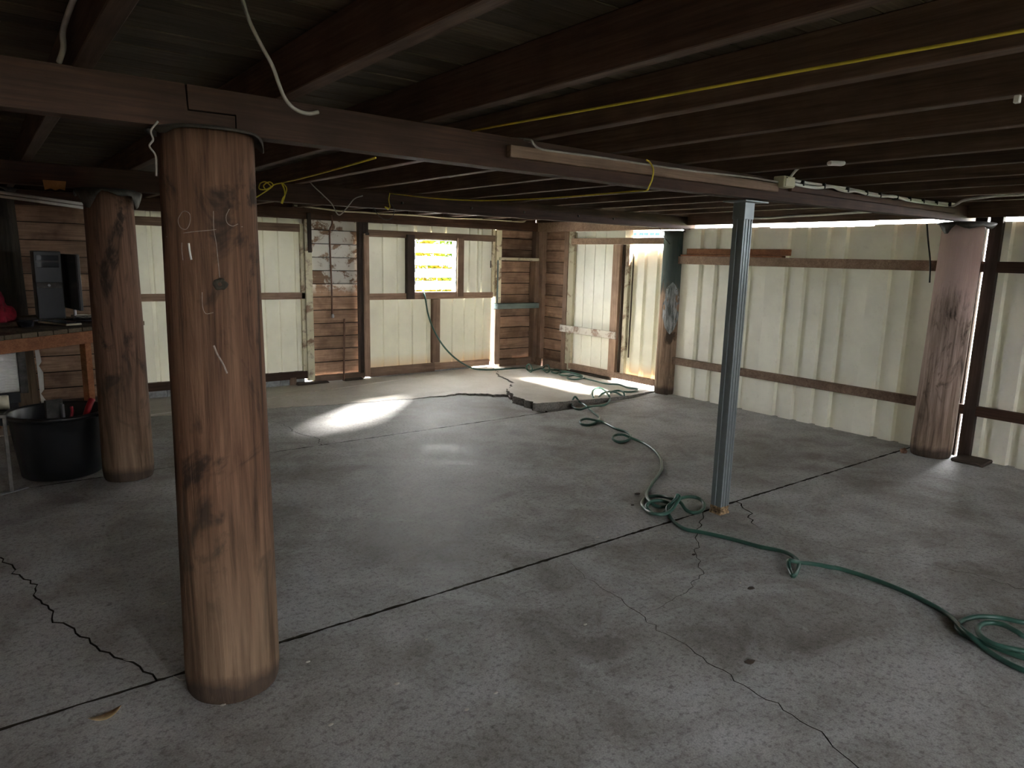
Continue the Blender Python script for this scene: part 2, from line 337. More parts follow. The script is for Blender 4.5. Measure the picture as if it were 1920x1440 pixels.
# front slab: bottom edge left->right, then right side, then seam right->left
cA = [V2((.9, YF))]+px((1610, 1440), (1500, 1352), (1340, 1250), (1230, 1172), (1170, 1130), (1110, 1088), (1062, 1052))
cB = [V2((XR, .2))]+px((1920, 1104), (1800, 1072), (1700, 1048), (1560, 1024), (1470, 1004), (1420, 986))
cC = [V2((fl(1308, 957)[0], YS1-g))]+px((1308, 1000), (1306, 1040), (1318, 1070), (1300, 1100), (1250, 1130), (1218, 1146))
cD = [V2((fl(1372, 938)[0], YS1-g))]+px((1390, 948), (1403, 958), (1412, 975), (1425, 990))
def wedge(pts, **k): return slit(pts, **k)[0]
poly = [V2((XL, YF))]+wedge(cA, w=.010)[::1]+[V2((XR, YF))]+wedge(cB, w=.006)+[V2((XR, YS1-g))]
seam1 = jag([(XR, YS1-g), (cD[0].x, YS1-g)], .007, .025); poly += seam1[1:-1]+wedge(cD, w=.016, amp=.05)
poly += jag([(cD[0].x, YS1-g), (cC[0].x, YS1-g)], .007, .025)[1:-1]+wedge(cC, w=.005)
poly += jag([(cC[0].x, YS1-g), (XL, YS1-g)], .007, .025)[1:]
def fix(poly, mind=1e-4):
    out = []
    for p in poly:
        if not out or (V2(p)-V2(out[-1])).length > mind: out.append(V2(p))
    return out
def orient_wedges(p): return p
slab('concrete_slab', fix(poly), lambda p: 0.0)
# middle slab
cE = px((290, 1268), (262, 1250), (232, 1237), (205, 1224), (180, 1212), (150, 1194), (118, 1168), (92, 1142), (76, 1126), (70, 1096), (40, 1082), (25, 1064), (0, 1045))+[V2((-.9, 4.3)), V2((XL, 4.5))]
cE = cE[::-1]; cE[-1] = V2((cE[-1].x, YS1+g))
E_ = jag(cE, .035)
low = [V2((XL, YS1+g))]+[p+Vector((-.003, -.003)) for p in E_[::-1]]
slab('concrete_slab', fix(low), lambda p: 0.0)
mid = [p+Vector((.004, .004)) for p in E_]+jag([(cE[-1].x+.004, YS1+g), (XR, YS1+g)], .007, .025)[1:]+[V2((XR, YS2-g))]
mid += jag([(XR, YS2-g), (XL, YS2-g)], .007, .025)[1:]
mid[0] = V2((XL, mid[0].y))
slab('concrete_slab', fix(mid), lambda p: 0.0)
# corner slab (heaved up)
def zc(p): return max(.004, .078-.036*(p[0]-4.66)-.004*(p[1]-5.64))
ce = [V2((5.83, YB))]+[V2(fl(x, y, z)) for x, y, z in ((930, 693, .035), (931, 700, .04), (938, 705, .042), (952, 710, .05), (962, 716, .055), (958, 723, .06), (951, 730, .062), (956, 735, .064), (964, 742, .067), (975, 747, .07), (990, 752, .073), (1005, 757, .076))]+[V2((4.66, 5.63))]
CE = jag(ce, .05, .03)
slab('concrete_slab', fix(CE+jag([(4.66, 5.63), (5.4, 5.60), (6.05, 5.62), (6.45, 5.72), (XR, 5.8)], .02, .05)[1:]+[V2((XR, YB))]), zc, .11, clean=True, label='heaved corner slab with a broken front edge')
# thin remaining strip between the seam and the heaved slab
slab('concrete_slab', fix([V2((4.70, YS2+g))]+[V2((XR, YS2+g)), V2((XR, 5.78)), V2((6.45, 5.70)), V2((6.05, 5.60)), V2((5.4, 5.58)), V2((4.72, 5.60))]), lambda p: -.003)
# north slab and the sunken wedge
nt_pts = [V2((XL, 6.9))]+px((270, 782), (500, 766), (621, 759), (745, 749), (829, 744), (862, 740), (961, 745))
NT = jag(nt_pts, .03)
def zn(p): return .034*max(0, min(1, (p[0]-3.7)/1.3))
brk = [V2(p)+Vector((-.012, 0)) for p in CE]
iN = min(range(len(CE)), key=lambda i: (CE[i]-V2(fl(962, 742, .04))).length)
br = [V2(fl(768, 732))]
N = [V2((XL, YB))]+[p+Vector((0, .004)) for p in NT]+brk[:iN+1][::-1]
slab('concrete_slab', fix(N), zn, .1, clean=True)
cF = [V2((fl(600, 832)[0], YS2+g))]+px((592, 820), (560, 812), (532, 797), (506, 788))
T = [V2((XL, YS2+g))]+jag([(XL, YS2+g), (cF[0].x, YS2+g)], .007, .025)[1:-1]+wedge(cF, w=.005)+jag([(cF[0].x, YS2+g), (4.64, YS2+g)], .007, .025)[1:]
T += [p+Vector((-.012, -.004)) for p in CE[iN:]][::-1]+[p+Vector((0, -.003)) for p in NT[::-1]]
slab('concrete_slab', fix(T), lambda p: -.002, .1, 'slightly sunken slab wedge')

# ================================================================== CEILING: joists and boards
ceil = empty('ceiling', kind='structure')
ZB, ZJ = 2.112, 2.262
y = -3.3; k = 0
while y < 8.5:
    wd = .108; box('floorboard', -1.5, 6.8, y, y+wd-.004, ZJ+random.uniform(0, .003), ZJ+.022, M['board_floor'], ceil, .002); y += wd
jx = [-1.4, -.86, -.29, .268, .862, 1.43, 1.98, 2.50, 3.02, 3.56, 4.04, 4.55, 5.08, 5.62, 6.13]
for x in jx:
    wz = .052+random.uniform(-.004, .006)
    box('joist', x, x+wz, -3.3, 8.35, ZB, ZJ+.001, M['joist'], ceil, .003)
box('joist', 6.60, 6.66, -3.3, 5.42, 2.018, ZJ, M['joist'], ceil, .003)
box('rim_joist', 6.69, 6.73, -3.3, 8.3, 2.03, ZJ, M['joist'], ceil, .003)
box('rim_joist', -1.5, 6.69, 8.30, 8.34, 2.08, ZJ, M['beamx'], ceil, .003)
# ceiling above upper floor keeps the sky out of the board joints
box('upper_floor', -1.6, 6.80, -3.4, 8.45, ZJ+.024, ZJ+.05, M['dark'], ceil, 0)

# ================================================================== BEARERS
b1 = empty('timber_bearer', (2.6, 2.53, 1.98), 'long dark hardwood bearer running over the big front post and the steel post', 'beam')
zb0, zb1 = 1.978, 2.113; y0, y1 = 2.488, 2.572
xs = .575; xe = .72
prism('bearer_length', [(-1.5, zb0), (xe, zb0), (xe, 2.035), (xs, 2.033), (xs-.005, zb1), (-1.5, zb1)], 1, y0, y1, M['beamx'], b1)
prism('bearer_length', [(xe+.004, zb0), (2.7, zb0-.012), (6.78, zb0+.012), (6.78, zb1), (2.7, zb1-.018), (xs+.002, zb1), (xs+.004, 2.038), (xe+.004, 2.040)], 1, y0, y1, M['beamx'], b1)
b2 = box('timber_bearer', -1.5, 6.75, 5.40, 5.485, 1.972, 2.112, M['beamx'], None, .004)
tag(b2, 'dark hardwood bearer running over the second post to the dark corner post', 'beam')
for X in (2.2, 2.9, 3.6, 4.2, 4.9, 5.4):
    o = lathe('bolt_head', [(.012, 0), (.012, .006), (.006, .009)], M['rustcap'], (0, 0, 0), None, 8, origin=(0, 0, 0)); o.parent = b2
    o.rotation_euler = (math.pi/2, 0, 0); o.location = Vector((X, 5.40, 2.03))-b2.location
bt = box('timber_batten', 1.83, 3.80, 2.452, 2.487, 2.018, 2.066, M['studx'], None, .003); tag(bt, 'light brown batten nailed along the face of the front bearer', 'batten')
bt2 = box('timber_batten', 3.95, 6.30, 2.462, 2.487, 2.035, 2.072, M['beamx'], None, .003); tag(bt2, 'dark batten under the twin white cables on the front bearer', 'batten')

# ================================================================== POSTS
def wobf(seed, a1=.03, a2=.012):
    return lambda a, z: a1*noise.noise(Vector((math.cos(a)*1.1+seed, math.sin(a)*1.1, z*.9)))+a2*noise.noise(Vector((math.cos(a)*5+seed, math.sin(a)*5, z*2.2)))
def post(c, rb, rt_, h, mat, label, seed, lean=(0, 0), base=True):
    t = empty('timber_post', (c[0], c[1], 0), label, 'post')
    prof = [(rb*.80, -.03), (rb*.93, .0), (rb*.975, .02), (rb, .06)]
    for i in range(1, 25): z = .06+(h-.06)*i/24; prof.append((rb+(rt_-rb)*(i/24), z))
    lathe('trunk', prof, mat, (c[0], c[1], 0), t, 48, wobf(seed), lean=lean); return t
def cap(parent, c, r, z, mat, lips, thick=.004, dome=0):
    """metal ant cap: disc whose rim is bent down at some angles"""
    seg = 40; vs_ = []; fs = []
    rings = [(0, 0), (.5, 0), (.86, 0), (1.0, .35), (1.06, 1.0)]
    for rr, d in rings:
        for k in range(seg):
            a = 2*math.pi*k/seg; dn = .012
            for (la, lw, ld) in lips:
                q = (a-la+math.pi) % (2*math.pi)-math.pi; dn = max(dn, ld*math.exp(-(q/lw)**2))
            x = rr*r*(1-.10*dn/.1*(d > .9)); vs_.append((c[0]+x*math.cos(a), c[1]+x*math.sin(a), z-dn*d+dome*(1-rr)))
    for i in range(len(rings)-1):
        for k in range(seg): fs.append((i*seg+k, i*seg+(k+1) % seg, (i+1)*seg+(k+1) % seg, (i+1)*seg+k))
    o = mesh('ant_cap', vs_, fs, mat, parent, smooth=True); so = o.modifiers.new('s', 'SOLIDIFY'); so.thickness = thick; return o
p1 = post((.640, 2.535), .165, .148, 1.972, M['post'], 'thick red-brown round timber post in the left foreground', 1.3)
ang = lambda x, y: math.atan2(y, x)
cap(p1, (.640, 2.535), .172, 1.978, M['rustcap'], [(ang(.85, -.2), .55, .05), (ang(-.8, -.5), .3, .03)])
# chalk marks on the trunk
def on_trunk(x, y):
    d = ray(x, y); c = Vector((.640, 2.535)); dd = V2(d); o = V2(CAM)-c
    z = 1.6; R_ = .156
    for _ in range(4):
        A = dd.dot(dd); B = 2*o.dot(dd); Cc = o.dot(o)-R_*R_; D = max(0, B*B-4*A*Cc); t = (-B-math.sqrt(D))/(2*A); z = 1.6+d.z*t
        a = math.atan2(o.y+dd.y*t, o.x+dd.x*t); R_ = (.165+(.148-.165)*(z-.06)/1.912)*(1+wobf(1.3)(a, z))+.0005
    return CAM+d*t
marks = [[(312, 444), (350, 436), (400, 431), (455, 425)], [(341, 398), (334, 412), (338, 426), (349, 430), (356, 418), (356, 402), (348, 396), (341, 398)],
         [(430, 392), (424, 405), (426, 418), (436, 424), (446, 420)], [(400, 396), (401, 430), (406, 460), (410, 500), (412, 520)],
         [(341, 455), (341, 470), (343, 488)], [(379, 548), (380, 575), (386, 588), (400, 586)], [(401, 648), (408, 665), (418, 682), (426, 700)]]
for i, mk in enumerate(marks): tube('chalk_mark', [on_trunk(*p) for p in mk], .0011 if i != 6 else .003, M['chalk'], p1, 5, 4)
tube('chalk_mark', [on_trunk(354, 456), on_trunk(356, 472), on_trunk(359, 487)], .0034, M['white'], p1, 5, 4)
# knot
kn = on_trunk(412, 533); o = lathe('knot', [(.024, -.010), (.021, .000), (.016, .003), (.010, .001), (.004, -.002)], M['rustcap'], (0, 0, 0), None, 20, lambda a, z: .35*noise.noise(Vector((math.cos(a)*1.6, math.sin(a)*1.6, 4))), origin=(0, 0, 0)); o.parent = p1
o.rotation_euler = (V2(kn)-Vector((.64, 2.535))).to_3d().to_track_quat('Z', 'Y').to_euler(); o.location = kn-p1.location; o.data.materials[0] = M['post_dark']

p2 = post((.735, 5.45), .162, .146, 1.972, M['post2'], 'brown round timber post beside the black tub', 4.1)
cap(p2, (.735, 5.45), .19, 1.974, M['greycap'], [(ang(-.75, -.65), .38, .13), (ang(.8, -.55), .33, .12), (ang(.3, -1), .5, .045), (ang(-.9, .3), .4, .05)])
p3 = post((6.665, 5.625), .135, .128, 1.95, M['post_corner'], 'round timber post between side door and sheet wall, smeared green and white paint', 7.7)
cap(p3, (6.665, 5.625), .15, 1.955, M['rustcap'], [(ang(-.9, -.5), .5, .02)])
p4 = post((6.495, 2.485), .160, .152, 1.965, M['post_right'], 'pale pinkish round timber post against the sheet wall', 9.2, lean=(.004, -.010))
cap(p4, (6.51, 2.45), .20, 1.972, M['greycap'], [(ang(-.95, .4), .3, .10), (ang(-.3, -1), .4, .06), (ang(-.9, -.45), .5, .055)])
p5 = post((.235, 7.98), .135, .125, 2.105, M['post_dark'], 'blackened round timber post behind the computer bench', 12.5, lean=(-.02, 0))
cap(p5, (.20, 7.98), .14, 2.108, M['rustcap'], [(ang(.7, -.7), .4, .08)])
# white smear on the corner post
def smear():
    import math as m_
    vs_, fs = [], []; c = (6.665, 5.625); n1, n2 = 10, 22
    for j in range(n2+1):
        z = .74+.62*j/n2; hw = 1.5*m_.sin(m_.pi*j/n2)**.7+.02
        for i in range(n1+1):
            a = m_.radians(224)+hw*(2*i/n1-1)*(.55+.3*noise.noise(Vector((z*9, i, 0))))
            R_ = (.135+(.128-.135)*z/1.95)*(1+wobf(7.7)(a, z))+.0008
            vs_.append((c[0]+R_*m_.cos(a), c[1]+R_*m_.sin(a), z))
    for j in range(n2):
        for i in range(n1): q = j*(n1+1)+i; fs.append((q, q+1, q+n1+2, q+n1+1))
    m, n, b = nt('white_smear', .8); f = ramp(n, noi(n, coord(n, (20, 20, 3)), 2, 6, .7), [(.42, (0, 0, 0)), (.6, (1, 1, 1))])
    n.links.new(mix(n, f, (.13, .15, .145), (.50, .52, .54)), b.inputs['Base Color'])
    mesh('paint_smear', vs_, fs, m, p3, smooth=True)
smear()
# steel post: box of two lipped channels
sp_ = empty('steel_post', (3.715, 2.62, 0), 'slim galvanised steel post with ribbed face and flaking rusty foot', 'post')
def cprof(x0, y0, a, b):
    # -X face flat (b long), -Y face with ribs (a long)
    P = [(0, 0), (.012, 0), (.014, .005), (.022, .005), (.024, 0), (.040, 0), (.042, .006), (.050, .006), (.052, 0), (.066, 0), (.068, .005), (.074, .005), (.076, 0), (a, 0), (a, b), (0, b), (0, b*.62), (.005, b*.6), (.005, b*.42), (0, b*.4)]
    return [(x0+p[0], y0+p[1]) for p in P]
prism('column', cprof(3.676, 2.585, .086, .078), 2, .045, 1.965, M['galv'], sp_)
box('sleeve', 3.672, 3.766, 2.581, 2.667, 1.86, 1.965, M['galv'], sp_, .002)
box('head_plate', 3.60, 3.83, 2.53, 2.69, 1.958, 1.966, M['galv'], sp_, .001)
bm = bmesh.new()
for j, (e, z) in enumerate(((.006, -.01), (.004, .02), (-.001, .05), (.003, .085))):
    pass
ring = []
for e, z in ((.006, -.01), (.003, .015), (-.003, .025), (.002, .04), (.001, .052)):
    rr = []
    for (xx, yy) in ((0, 0), (.3, 0), (.6, 0), (1, 0), (1, .5), (1, 1), (.5, 1), (0, 1), (0, .6), (0, .3)):
        jz = .012*noise.noise(Vector((xx*7, yy*7, z*40)))
        rr.append(bm.verts.new((3.676-e+xx*(.086+2*e), 2.585-e+yy*(.078+2*e), z+jz)))
    ring.append(rr)
for A, B in zip(ring, ring[1:]):
    for k in range(10): bm.faces.new((A[k], A[(k+1) % 10], B[(k+1) % 10], B[k]))
bm.faces.new(ring[-1]); bmobj('rusty_foot', bm, M['rust'], sp_)

# ================================================================== SHEETS
def sheet(name, axis, plane, out, u0_, u1_, z0, z1, ribs, mat, parent, depth=.024, wid=.05, zt=None, jag_top=False):
    """profiled steel sheet; axis 0 -> runs along X at y=plane, axis 1 -> along Y at x=plane; ribs recede outwards"""
    us = [(u0_, 0)]
    for rb in sorted(ribs):
        if u0_+wid*.5 < rb < u1_-wid*.5: us += [(rb-wid*.5, 0), (rb-wid*.34, 1), (rb+wid*.34, 1), (rb+wid*.5, 0)]
    us.append((u1_, 0)); vs_ = []; fs = []
    nz = 5
    for j in range(nz+1):
        z = z0+(z1-z0)*j/nz
        for (u_, d) in us:
            o_ = plane+out*(d*depth)+out*.002*noise.noise(Vector((u_*3, z*2, plane)))
            vs_.append((u_, o_, z) if axis == 0 else (o_, u_, z))
    m_ = len(us)
    for j in range(nz):
        for i in range(m_-1): q = j*m_+i; fs.append((q, q+1, q+m_+1, q+m_))
    o = mesh(name, vs_, fs, mat, parent); so = o.modifiers.new('s', 'SOLIDIFY'); so.thickness = .0015; so.offset = 0; return o

# ================================================================== BACK WALL (inner face y = 8.2)
wb = empty('wall_back', kind='structure')
Y = 8.2
def shade_lines(o):  # paints shadow lines between boards by darkening their upward-facing edges
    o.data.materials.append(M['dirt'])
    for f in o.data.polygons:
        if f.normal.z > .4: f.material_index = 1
def wboards(name, axis, u0_, u1_, plane, z0, z1, pitch, mats, parent):
    z = z0; i = 0
    while z < z1-.02:
        h = min(pitch, z1-z)+.02; h -= .008; a, b = plane+.032, plane+.006
        jz = random.uniform(-.002, .002)
        q = [(a, z+jz), (a+.016, z+jz), (b+.026, z+h+jz), (b+.007, z+h+jz), (b, z+h-.007+jz)]
        m = mats(z, i); o = prism(name, q if axis == 0 else [(p[0], p[1]) for p in q], 0 if axis == 0 else 1, u0_, u1_, m, parent)
        shade_lines(o)
        z += pitch; i += 1
def wboard_gaps(): pass
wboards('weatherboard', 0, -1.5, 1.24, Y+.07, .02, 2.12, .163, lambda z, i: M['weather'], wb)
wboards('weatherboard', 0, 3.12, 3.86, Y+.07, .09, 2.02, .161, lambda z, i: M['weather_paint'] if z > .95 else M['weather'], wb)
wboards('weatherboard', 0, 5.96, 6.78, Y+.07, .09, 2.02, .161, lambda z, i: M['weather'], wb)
box('top_plate', -1.5, 6.74, Y-.01, Y+.09, 1.985, 2.112, M['beamx'], wb)
def bx(n_, x0, x1, z0, z1, m='studx', y0_=0, y1_=.07, par=None): return box(n_, x0, x1, Y+y0_, Y+y1_, z0, z1, M[m], par or wb, .003)
# studs either side of the weatherboard panels
bx('stud', 3.10, 3.185, .06, 1.62, 'paintz', -.03); bx('stud', 3.10, 3.135, 1.62, 1.985, 'paintz', -.03)
bx('stud', 3.138, 3.185, 1.60, 2.06, 'dark', -.035)
bx('stud', 3.80, 3.852, .06, 1.985, 'dark', .0); bx('stud', 3.852, 3.93, 1.85, 1.985, 'dark', .0); bx('stud', 5.85, 5.895, 1.04, 1.985, 'paintz', .02, .06); bx('stud', 3.854, 3.925, .045, 1.85, 'studz', -.03)
bx('stud', 5.895, 5.985, .95, 1.975, 'paintz', -.02); bx('stud', 5.895, 5.985, .06, .86, 'studz', -.02)
box('stud', 5.886, 5.95, Y+.07, Y+.17, .06, 1.9, M['studz'], wb)  # unseen outer stud, added to block a sun streak through the gap
bx('stud', 5.905, 5.925, .945, 1.56, 'green', -.035, -.02)
bx('stud', 6.59, 6.70, .05, .86, 'studz', -.04); bx('stud', 6.57, 6.66, .95, 1.55, 'studz', -.06); bx('stud', 6.60, 6.70, 1.60, 1.985, 'studz', -.03)
bx('nogging', 5.94, 6.68, 1.56, 1.60, 'paintx', -.05); bx('nogging', 5.89, 6.74, .868, .942, 'green', -.08)
bx('bottom_plate', 5.99, 6.30, -.02, .12, 'studx', -.01, .105); bx('bottom_plate', 6.30, 6.70, -.008, .12, 'studx', -.01, .09); bx('bottom_plate', 3.18, 3.86, .03, .1, 'studx', -.005, .09)
bx('bottom_plate', -1.5, 1.24, -.005, .07, 'dark', -.01, .09)
box('stud', .24, .33, Y, Y+.07, .0, 1.985, M['studz'], wb)
box('stud', 1.16, 1.25, Y-.02, Y+.07, .0, 1.985, M['studz'], wb)
# loose offcuts under the plate
for x0, x1 in ((2.95, 3.35), (3.55, 3.80)):
    o = box('dirt_ridge', x0, x1, Y-.08, Y+.02, .002, .045, M['debris'], wb, .012, jit=.008)
# door_1: wide sheeted double door at the left
d1 = empty('door_1', (2.17, Y, 0), kind='structure')
def door_sheet(par, x0, x1, z0, z1, ribs, m='sheet'): return sheet('steel_sheet', 0, Y+.045, 1, x0, x1, z0, z1, ribs, M[m], par)
R1 = [1.465, 1.70, 1.94, 2.18, 2.42, 2.62, 2.79, 2.985]
door_sheet(d1, 1.25, 3.10, .12, 2.0, R1)
bx('rail', 1.25, 3.06, 1.835, 1.925, 'studx', .0, .04, d1); bx('rail', 1.25, 3.10, 1.05, 1.128, 'studx', .0, .04, d1)
bx('rail', 1.25, 3.10, .088, .178, 'beamx', -.01, .06, d1); bx('stile', 3.055, 3.10, .18, 1.93, 'paintz', .0, .04, d1)
for i in range(6):
    x0 = 1.22+i*.31; box('concrete_block', x0, x0+.304, Y+.01, Y+.09, -.01, .088, M['blockwork'], wb, .004, jit=.002)
o = box('concrete_block', 2.88, 2.96, Y-.01, Y+.07, -.01, .115, M['studz'], wb, .004); o.name = 'timber_packer'
# door_2: sheeted door leaf with the louvre window
d2 = empty('door_2', (4.9, Y, 0), kind='structure')
R2 = [4.03, 4.135, 4.35, 4.56, 4.78, 4.99, 5.19, 5.385, 5.58, 5.71]
door_sheet(d2, 3.925, 4.56, 1.06, 1.985, [4.13, 4.34], 'sheet'); door_sheet(d2, 5.25, 5.885, 1.06, 1.985, [5.46, 5.60, 5.67])
door_sheet(d2, 4.56, 5.25, 1.845, 1.985, [4.62, 4.85, 5.08])
door_sheet(d2, 3.925, 4.90, .10, 1.07, [4.135, 4.355, 4.56, 4.78], 'sheet_rust'); door_sheet(d2, 4.90, 5.862, .10, 1.07, [5.19, 5.385, 5.57, 5.71], 'sheet_rust')
bx('rail', 3.925, 5.885, 1.815, 1.90, 'studx', .0, .04, d2); bx('rail', 3.925, 5.86, 1.025, 1.105, 'studx', .0, .04, d2)
bx('mullion', 4.462, 4.572, 1.03, 1.86, 'dark', -.03, .04, d2); bx('mullion', 5.242, 5.345, 1.05, 1.84, 'studz', -.02, .04, d2)
bx('mullion', 4.852, 4.975, .155, 1.022, 'studz', -.01, .04, d2)
bx('rail', 3.93, 4.90, .035, .148, 'redw' if False else 'studx', .0, .05, d2); bx('rail', 4.90, 5.82, .052, .14, 'studx', .0, .05, d2)
for i in range(6):
    x0 = 3.95+i*.31
    if i != 5: box('concrete_block', x0, x0+.304, Y+.01, Y+.12, -.03, .054, M['blockwork'], wb, .004)
box('hinge', 3.875, 3.925, Y-.034, Y-.03, 1.83, 1.86, M['rustcap'], d2, 0); box('hinge', 5.80, 5.81, Y-.01, Y, 1.45, 1.55, M['rustcap'], d2, 0)
# louvre window
w1 = empty('window_1', (4.905, Y, 1.12), kind='structure'); w1['label'] = 'small louvre window of frosted glass blades'
box('window_frame', 4.572, 4.592, Y, Y+.10, 1.105, 1.815, M['silver'], w1, .001); box('window_frame', 5.225, 5.242, Y, Y+.10, 1.105, 1.815, M['silver'], w1, .001)
box('sill', 4.572, 5.242, Y-.005, Y+.10, 1.103, 1.118, M['studx'], w1, .001); box('head', 4.572, 5.242, Y, Y+.10, 1.800, 1.816, M['paintx'], w1, .001)
for i in range(4):
    zc_ = 1.205+i*.163; th = math.radians(38); h2 = .072
    bm = bmesh.new()
    for sx in (4.594, 5.223):
        for s_, t_ in ((-1, -1), (1, -1), (1, 1), (-1, 1)):
            yy = Y+.05-s_*h2*math.sin(th)*1+t_*.003*math.cos(th); zz = zc_+s_*h2*math.cos(th)+t_*.003*math.sin(th)
            bm.verts.new((sx, yy, zz))
    v = list(bm.verts)
    for f in ((0, 1, 2, 3), (7, 6, 5, 4), (0, 4, 5, 1), (1, 5, 6, 2), (2, 6, 7, 3), (3, 7, 4, 0)): bm.faces.new([v[k] for k in f])
    bmobj('louvre_blade', bm, M['glass'], w1)
    for sx in (4.594, 5.214): box('blade_clip', sx, sx+.009, Y+.0, Y+.02, zc_+.01, zc_+.06, M['silver'], w1, 0)

# ================================================================== RIGHT WALL (inner face x = 6.65)
wr = empty('wall_right', kind='structure'); X = 6.65
def ry(n_, y0_, y1_, z0, z1, m='studz', x0=0, x1=.06, par=None, jit=0): return box(n_, X+x0, X+x1, y0_, y1_, z0, z1, M[m], par or wr, .003, jit=jit)
# weatherboards, corner to door jamb (axis 1 -> profile in x,z)
z = .09; 
while z < 2.0:
    a = X+.082; q = [(a+.008, z), (a+.022, z), (a+.008, z+.173), (a-.009, z+.173), (a-.016, z+.166)]
    shade_lines(prism('weatherboard', q, 1, 7.50, 8.28, M['weathery'], wr)); z += .161
ry('bottom_plate', 7.45, 7.98, -.02, .12, 'studx', -.01, .105); ry('bottom_plate', 8.02, 8.2, -.02, .12, 'studx', -.01, .105)
box('dirt_ridge', 6.66, 6.76, 6.56, 7.46, -.03, .05, M['debris'], wr, .01, jit=.008)
ry('stud', 8.07, 8.2, .06, 1.985, 'studz', -.0, .08)
ry('top_plate', 5.50, 8.25, 1.978, 2.112, 'studx', -.01, .09)
ry('jamb', 7.50, 7.585, .02, 1.975, 'studz', -.01, .09); ry('jamb', 7.385, 7.50, .03, 1.975, 'paintz', .0, .10)
d3 = empty('door_3', (X, 6.9, 0), kind='structure')
sheet('steel_sheet', 1, X+.045, 1, 6.46, 7.385, .12, 1.985, [7.21, 7.01, 6.81], M['sheet'], d3, depth=.008, wid=.014)
ry('rail', 5.755, 7.425, 1.802, 1.883, 'studx', -.03, .02, d3); ry('stile', 6.48, 6.61, .10, 1.80, 'studz', -.02, .03, d3)
ry('rail', 5.78, 7.40, .055, .135, 'studx', -.02, .04, d3)
ry('brace', 6.465, 7.575, .575, .672, 'redwhite', -.055, -.032, d3)
ry('stile', 6.335, 6.40, .12, 1.80, 'paintz', -.0, .05, d3); ry('stile', 6.44, 6.475, .1, 1.8, 'dark', .03, .06, d3)
d4 = empty('door_4', (X, 6.05, 0), kind='structure')
sheet('steel_sheet', 1, X+.07, 1, 5.70, 6.42, .09, 1.735, [6.30, 6.09, 5.88, 5.74], M['sheet_rust'], d4, depth=.03, wid=.085)
sheet('steel_sheet', 1, X+.055, 1, 6.335, 6.50, .09, 1.985, [], M['sheet_rust'], d4)
ry('stop', 6.29, 6.305, .35, 1.7, 'dark', .03, .05, d4)
# big sheeted wall, corner post to the near side
rib = [5.204, 4.985, 4.76, 4.547, 4.107, 3.895, 3.685, 3.495, 3.06, 2.865]
def run(y0_, y1_, ribs, top, m='sheet_wall'): return sheet('steel_sheet', 1, X+.012, 1, y0_, y1_, -.01, top, ribs, M[m], wr, depth=.042, wid=.074)
run(4.355, 5.50, rib[:4], 1.985); o = run(3.268, 4.365, rib[4:8], 1.972); run(2.343, 3.275, rib[8:]+[2.65, 2.46], 1.985)
run(1.12, 2.325, [2.14, 1.94, 1.72, 1.5, 1.3], 1.985)
for i in range(4): run(1.13-(i+1)*1.09, 1.13-i*1.09+.006, [1.13-i*1.09-.2*k-.12 for k in range(4)], 1.985, 'sheet_dull')
for (a, b) in ((2.66, 5.52), (-3.3, 2.42)):
    ry('rail', a, b, 1.575, 1.665, 'studx' if a > 2 else 'beamy', -.04, .008); ry('rail', a, b, .378, .462, 'studx' if a > 2 else 'beamy', -.04, .008)
ry('stud', 2.225, 2.318, .0, 2.02, 'dark', -.045, .012); ry('stud', 2.350, 2.44, .0, 2.02, 'dark', -.005, .012)
box('dirt_ridge', 6.42, 6.64, 2.05, 2.30, 0, .03, M['debris'], wr, .01, jit=.01)
# boards stacked on the top rail
k1 = box('timber_offcut', 6.618, 6.648, 4.08, 5.40, 1.687, 1.752, M['bench'], None, .003); tag(k1, 'orange timber board lying on edge on the top wall rail', 'board')
k2 = box('timber_offcut', 6.585, 6.648, 4.14, 5.46, 1.666, 1.686, M['bench'], None, .003); tag(k2, 'flat orange timber strip under the board on the top wall rail', 'board')
# unseen sides
wl = empty('wall_left', kind='structure')
z = 0
while z < 2.1: box('weatherboard', -1.52, -1.5, -3.3, 8.4, z, z+.16, M['weathery'], wl, 0); z += .16
wf = empty('wall_front', kind='structure')
box('panel', -1.5, 1.0, -3.33, -3.3, 0, 2.12, M['weather'], wf, 0); box('panel', 1.25, 6.8, -3.33, -3.3, 0, 2.12, M['weather'], wf, 0)

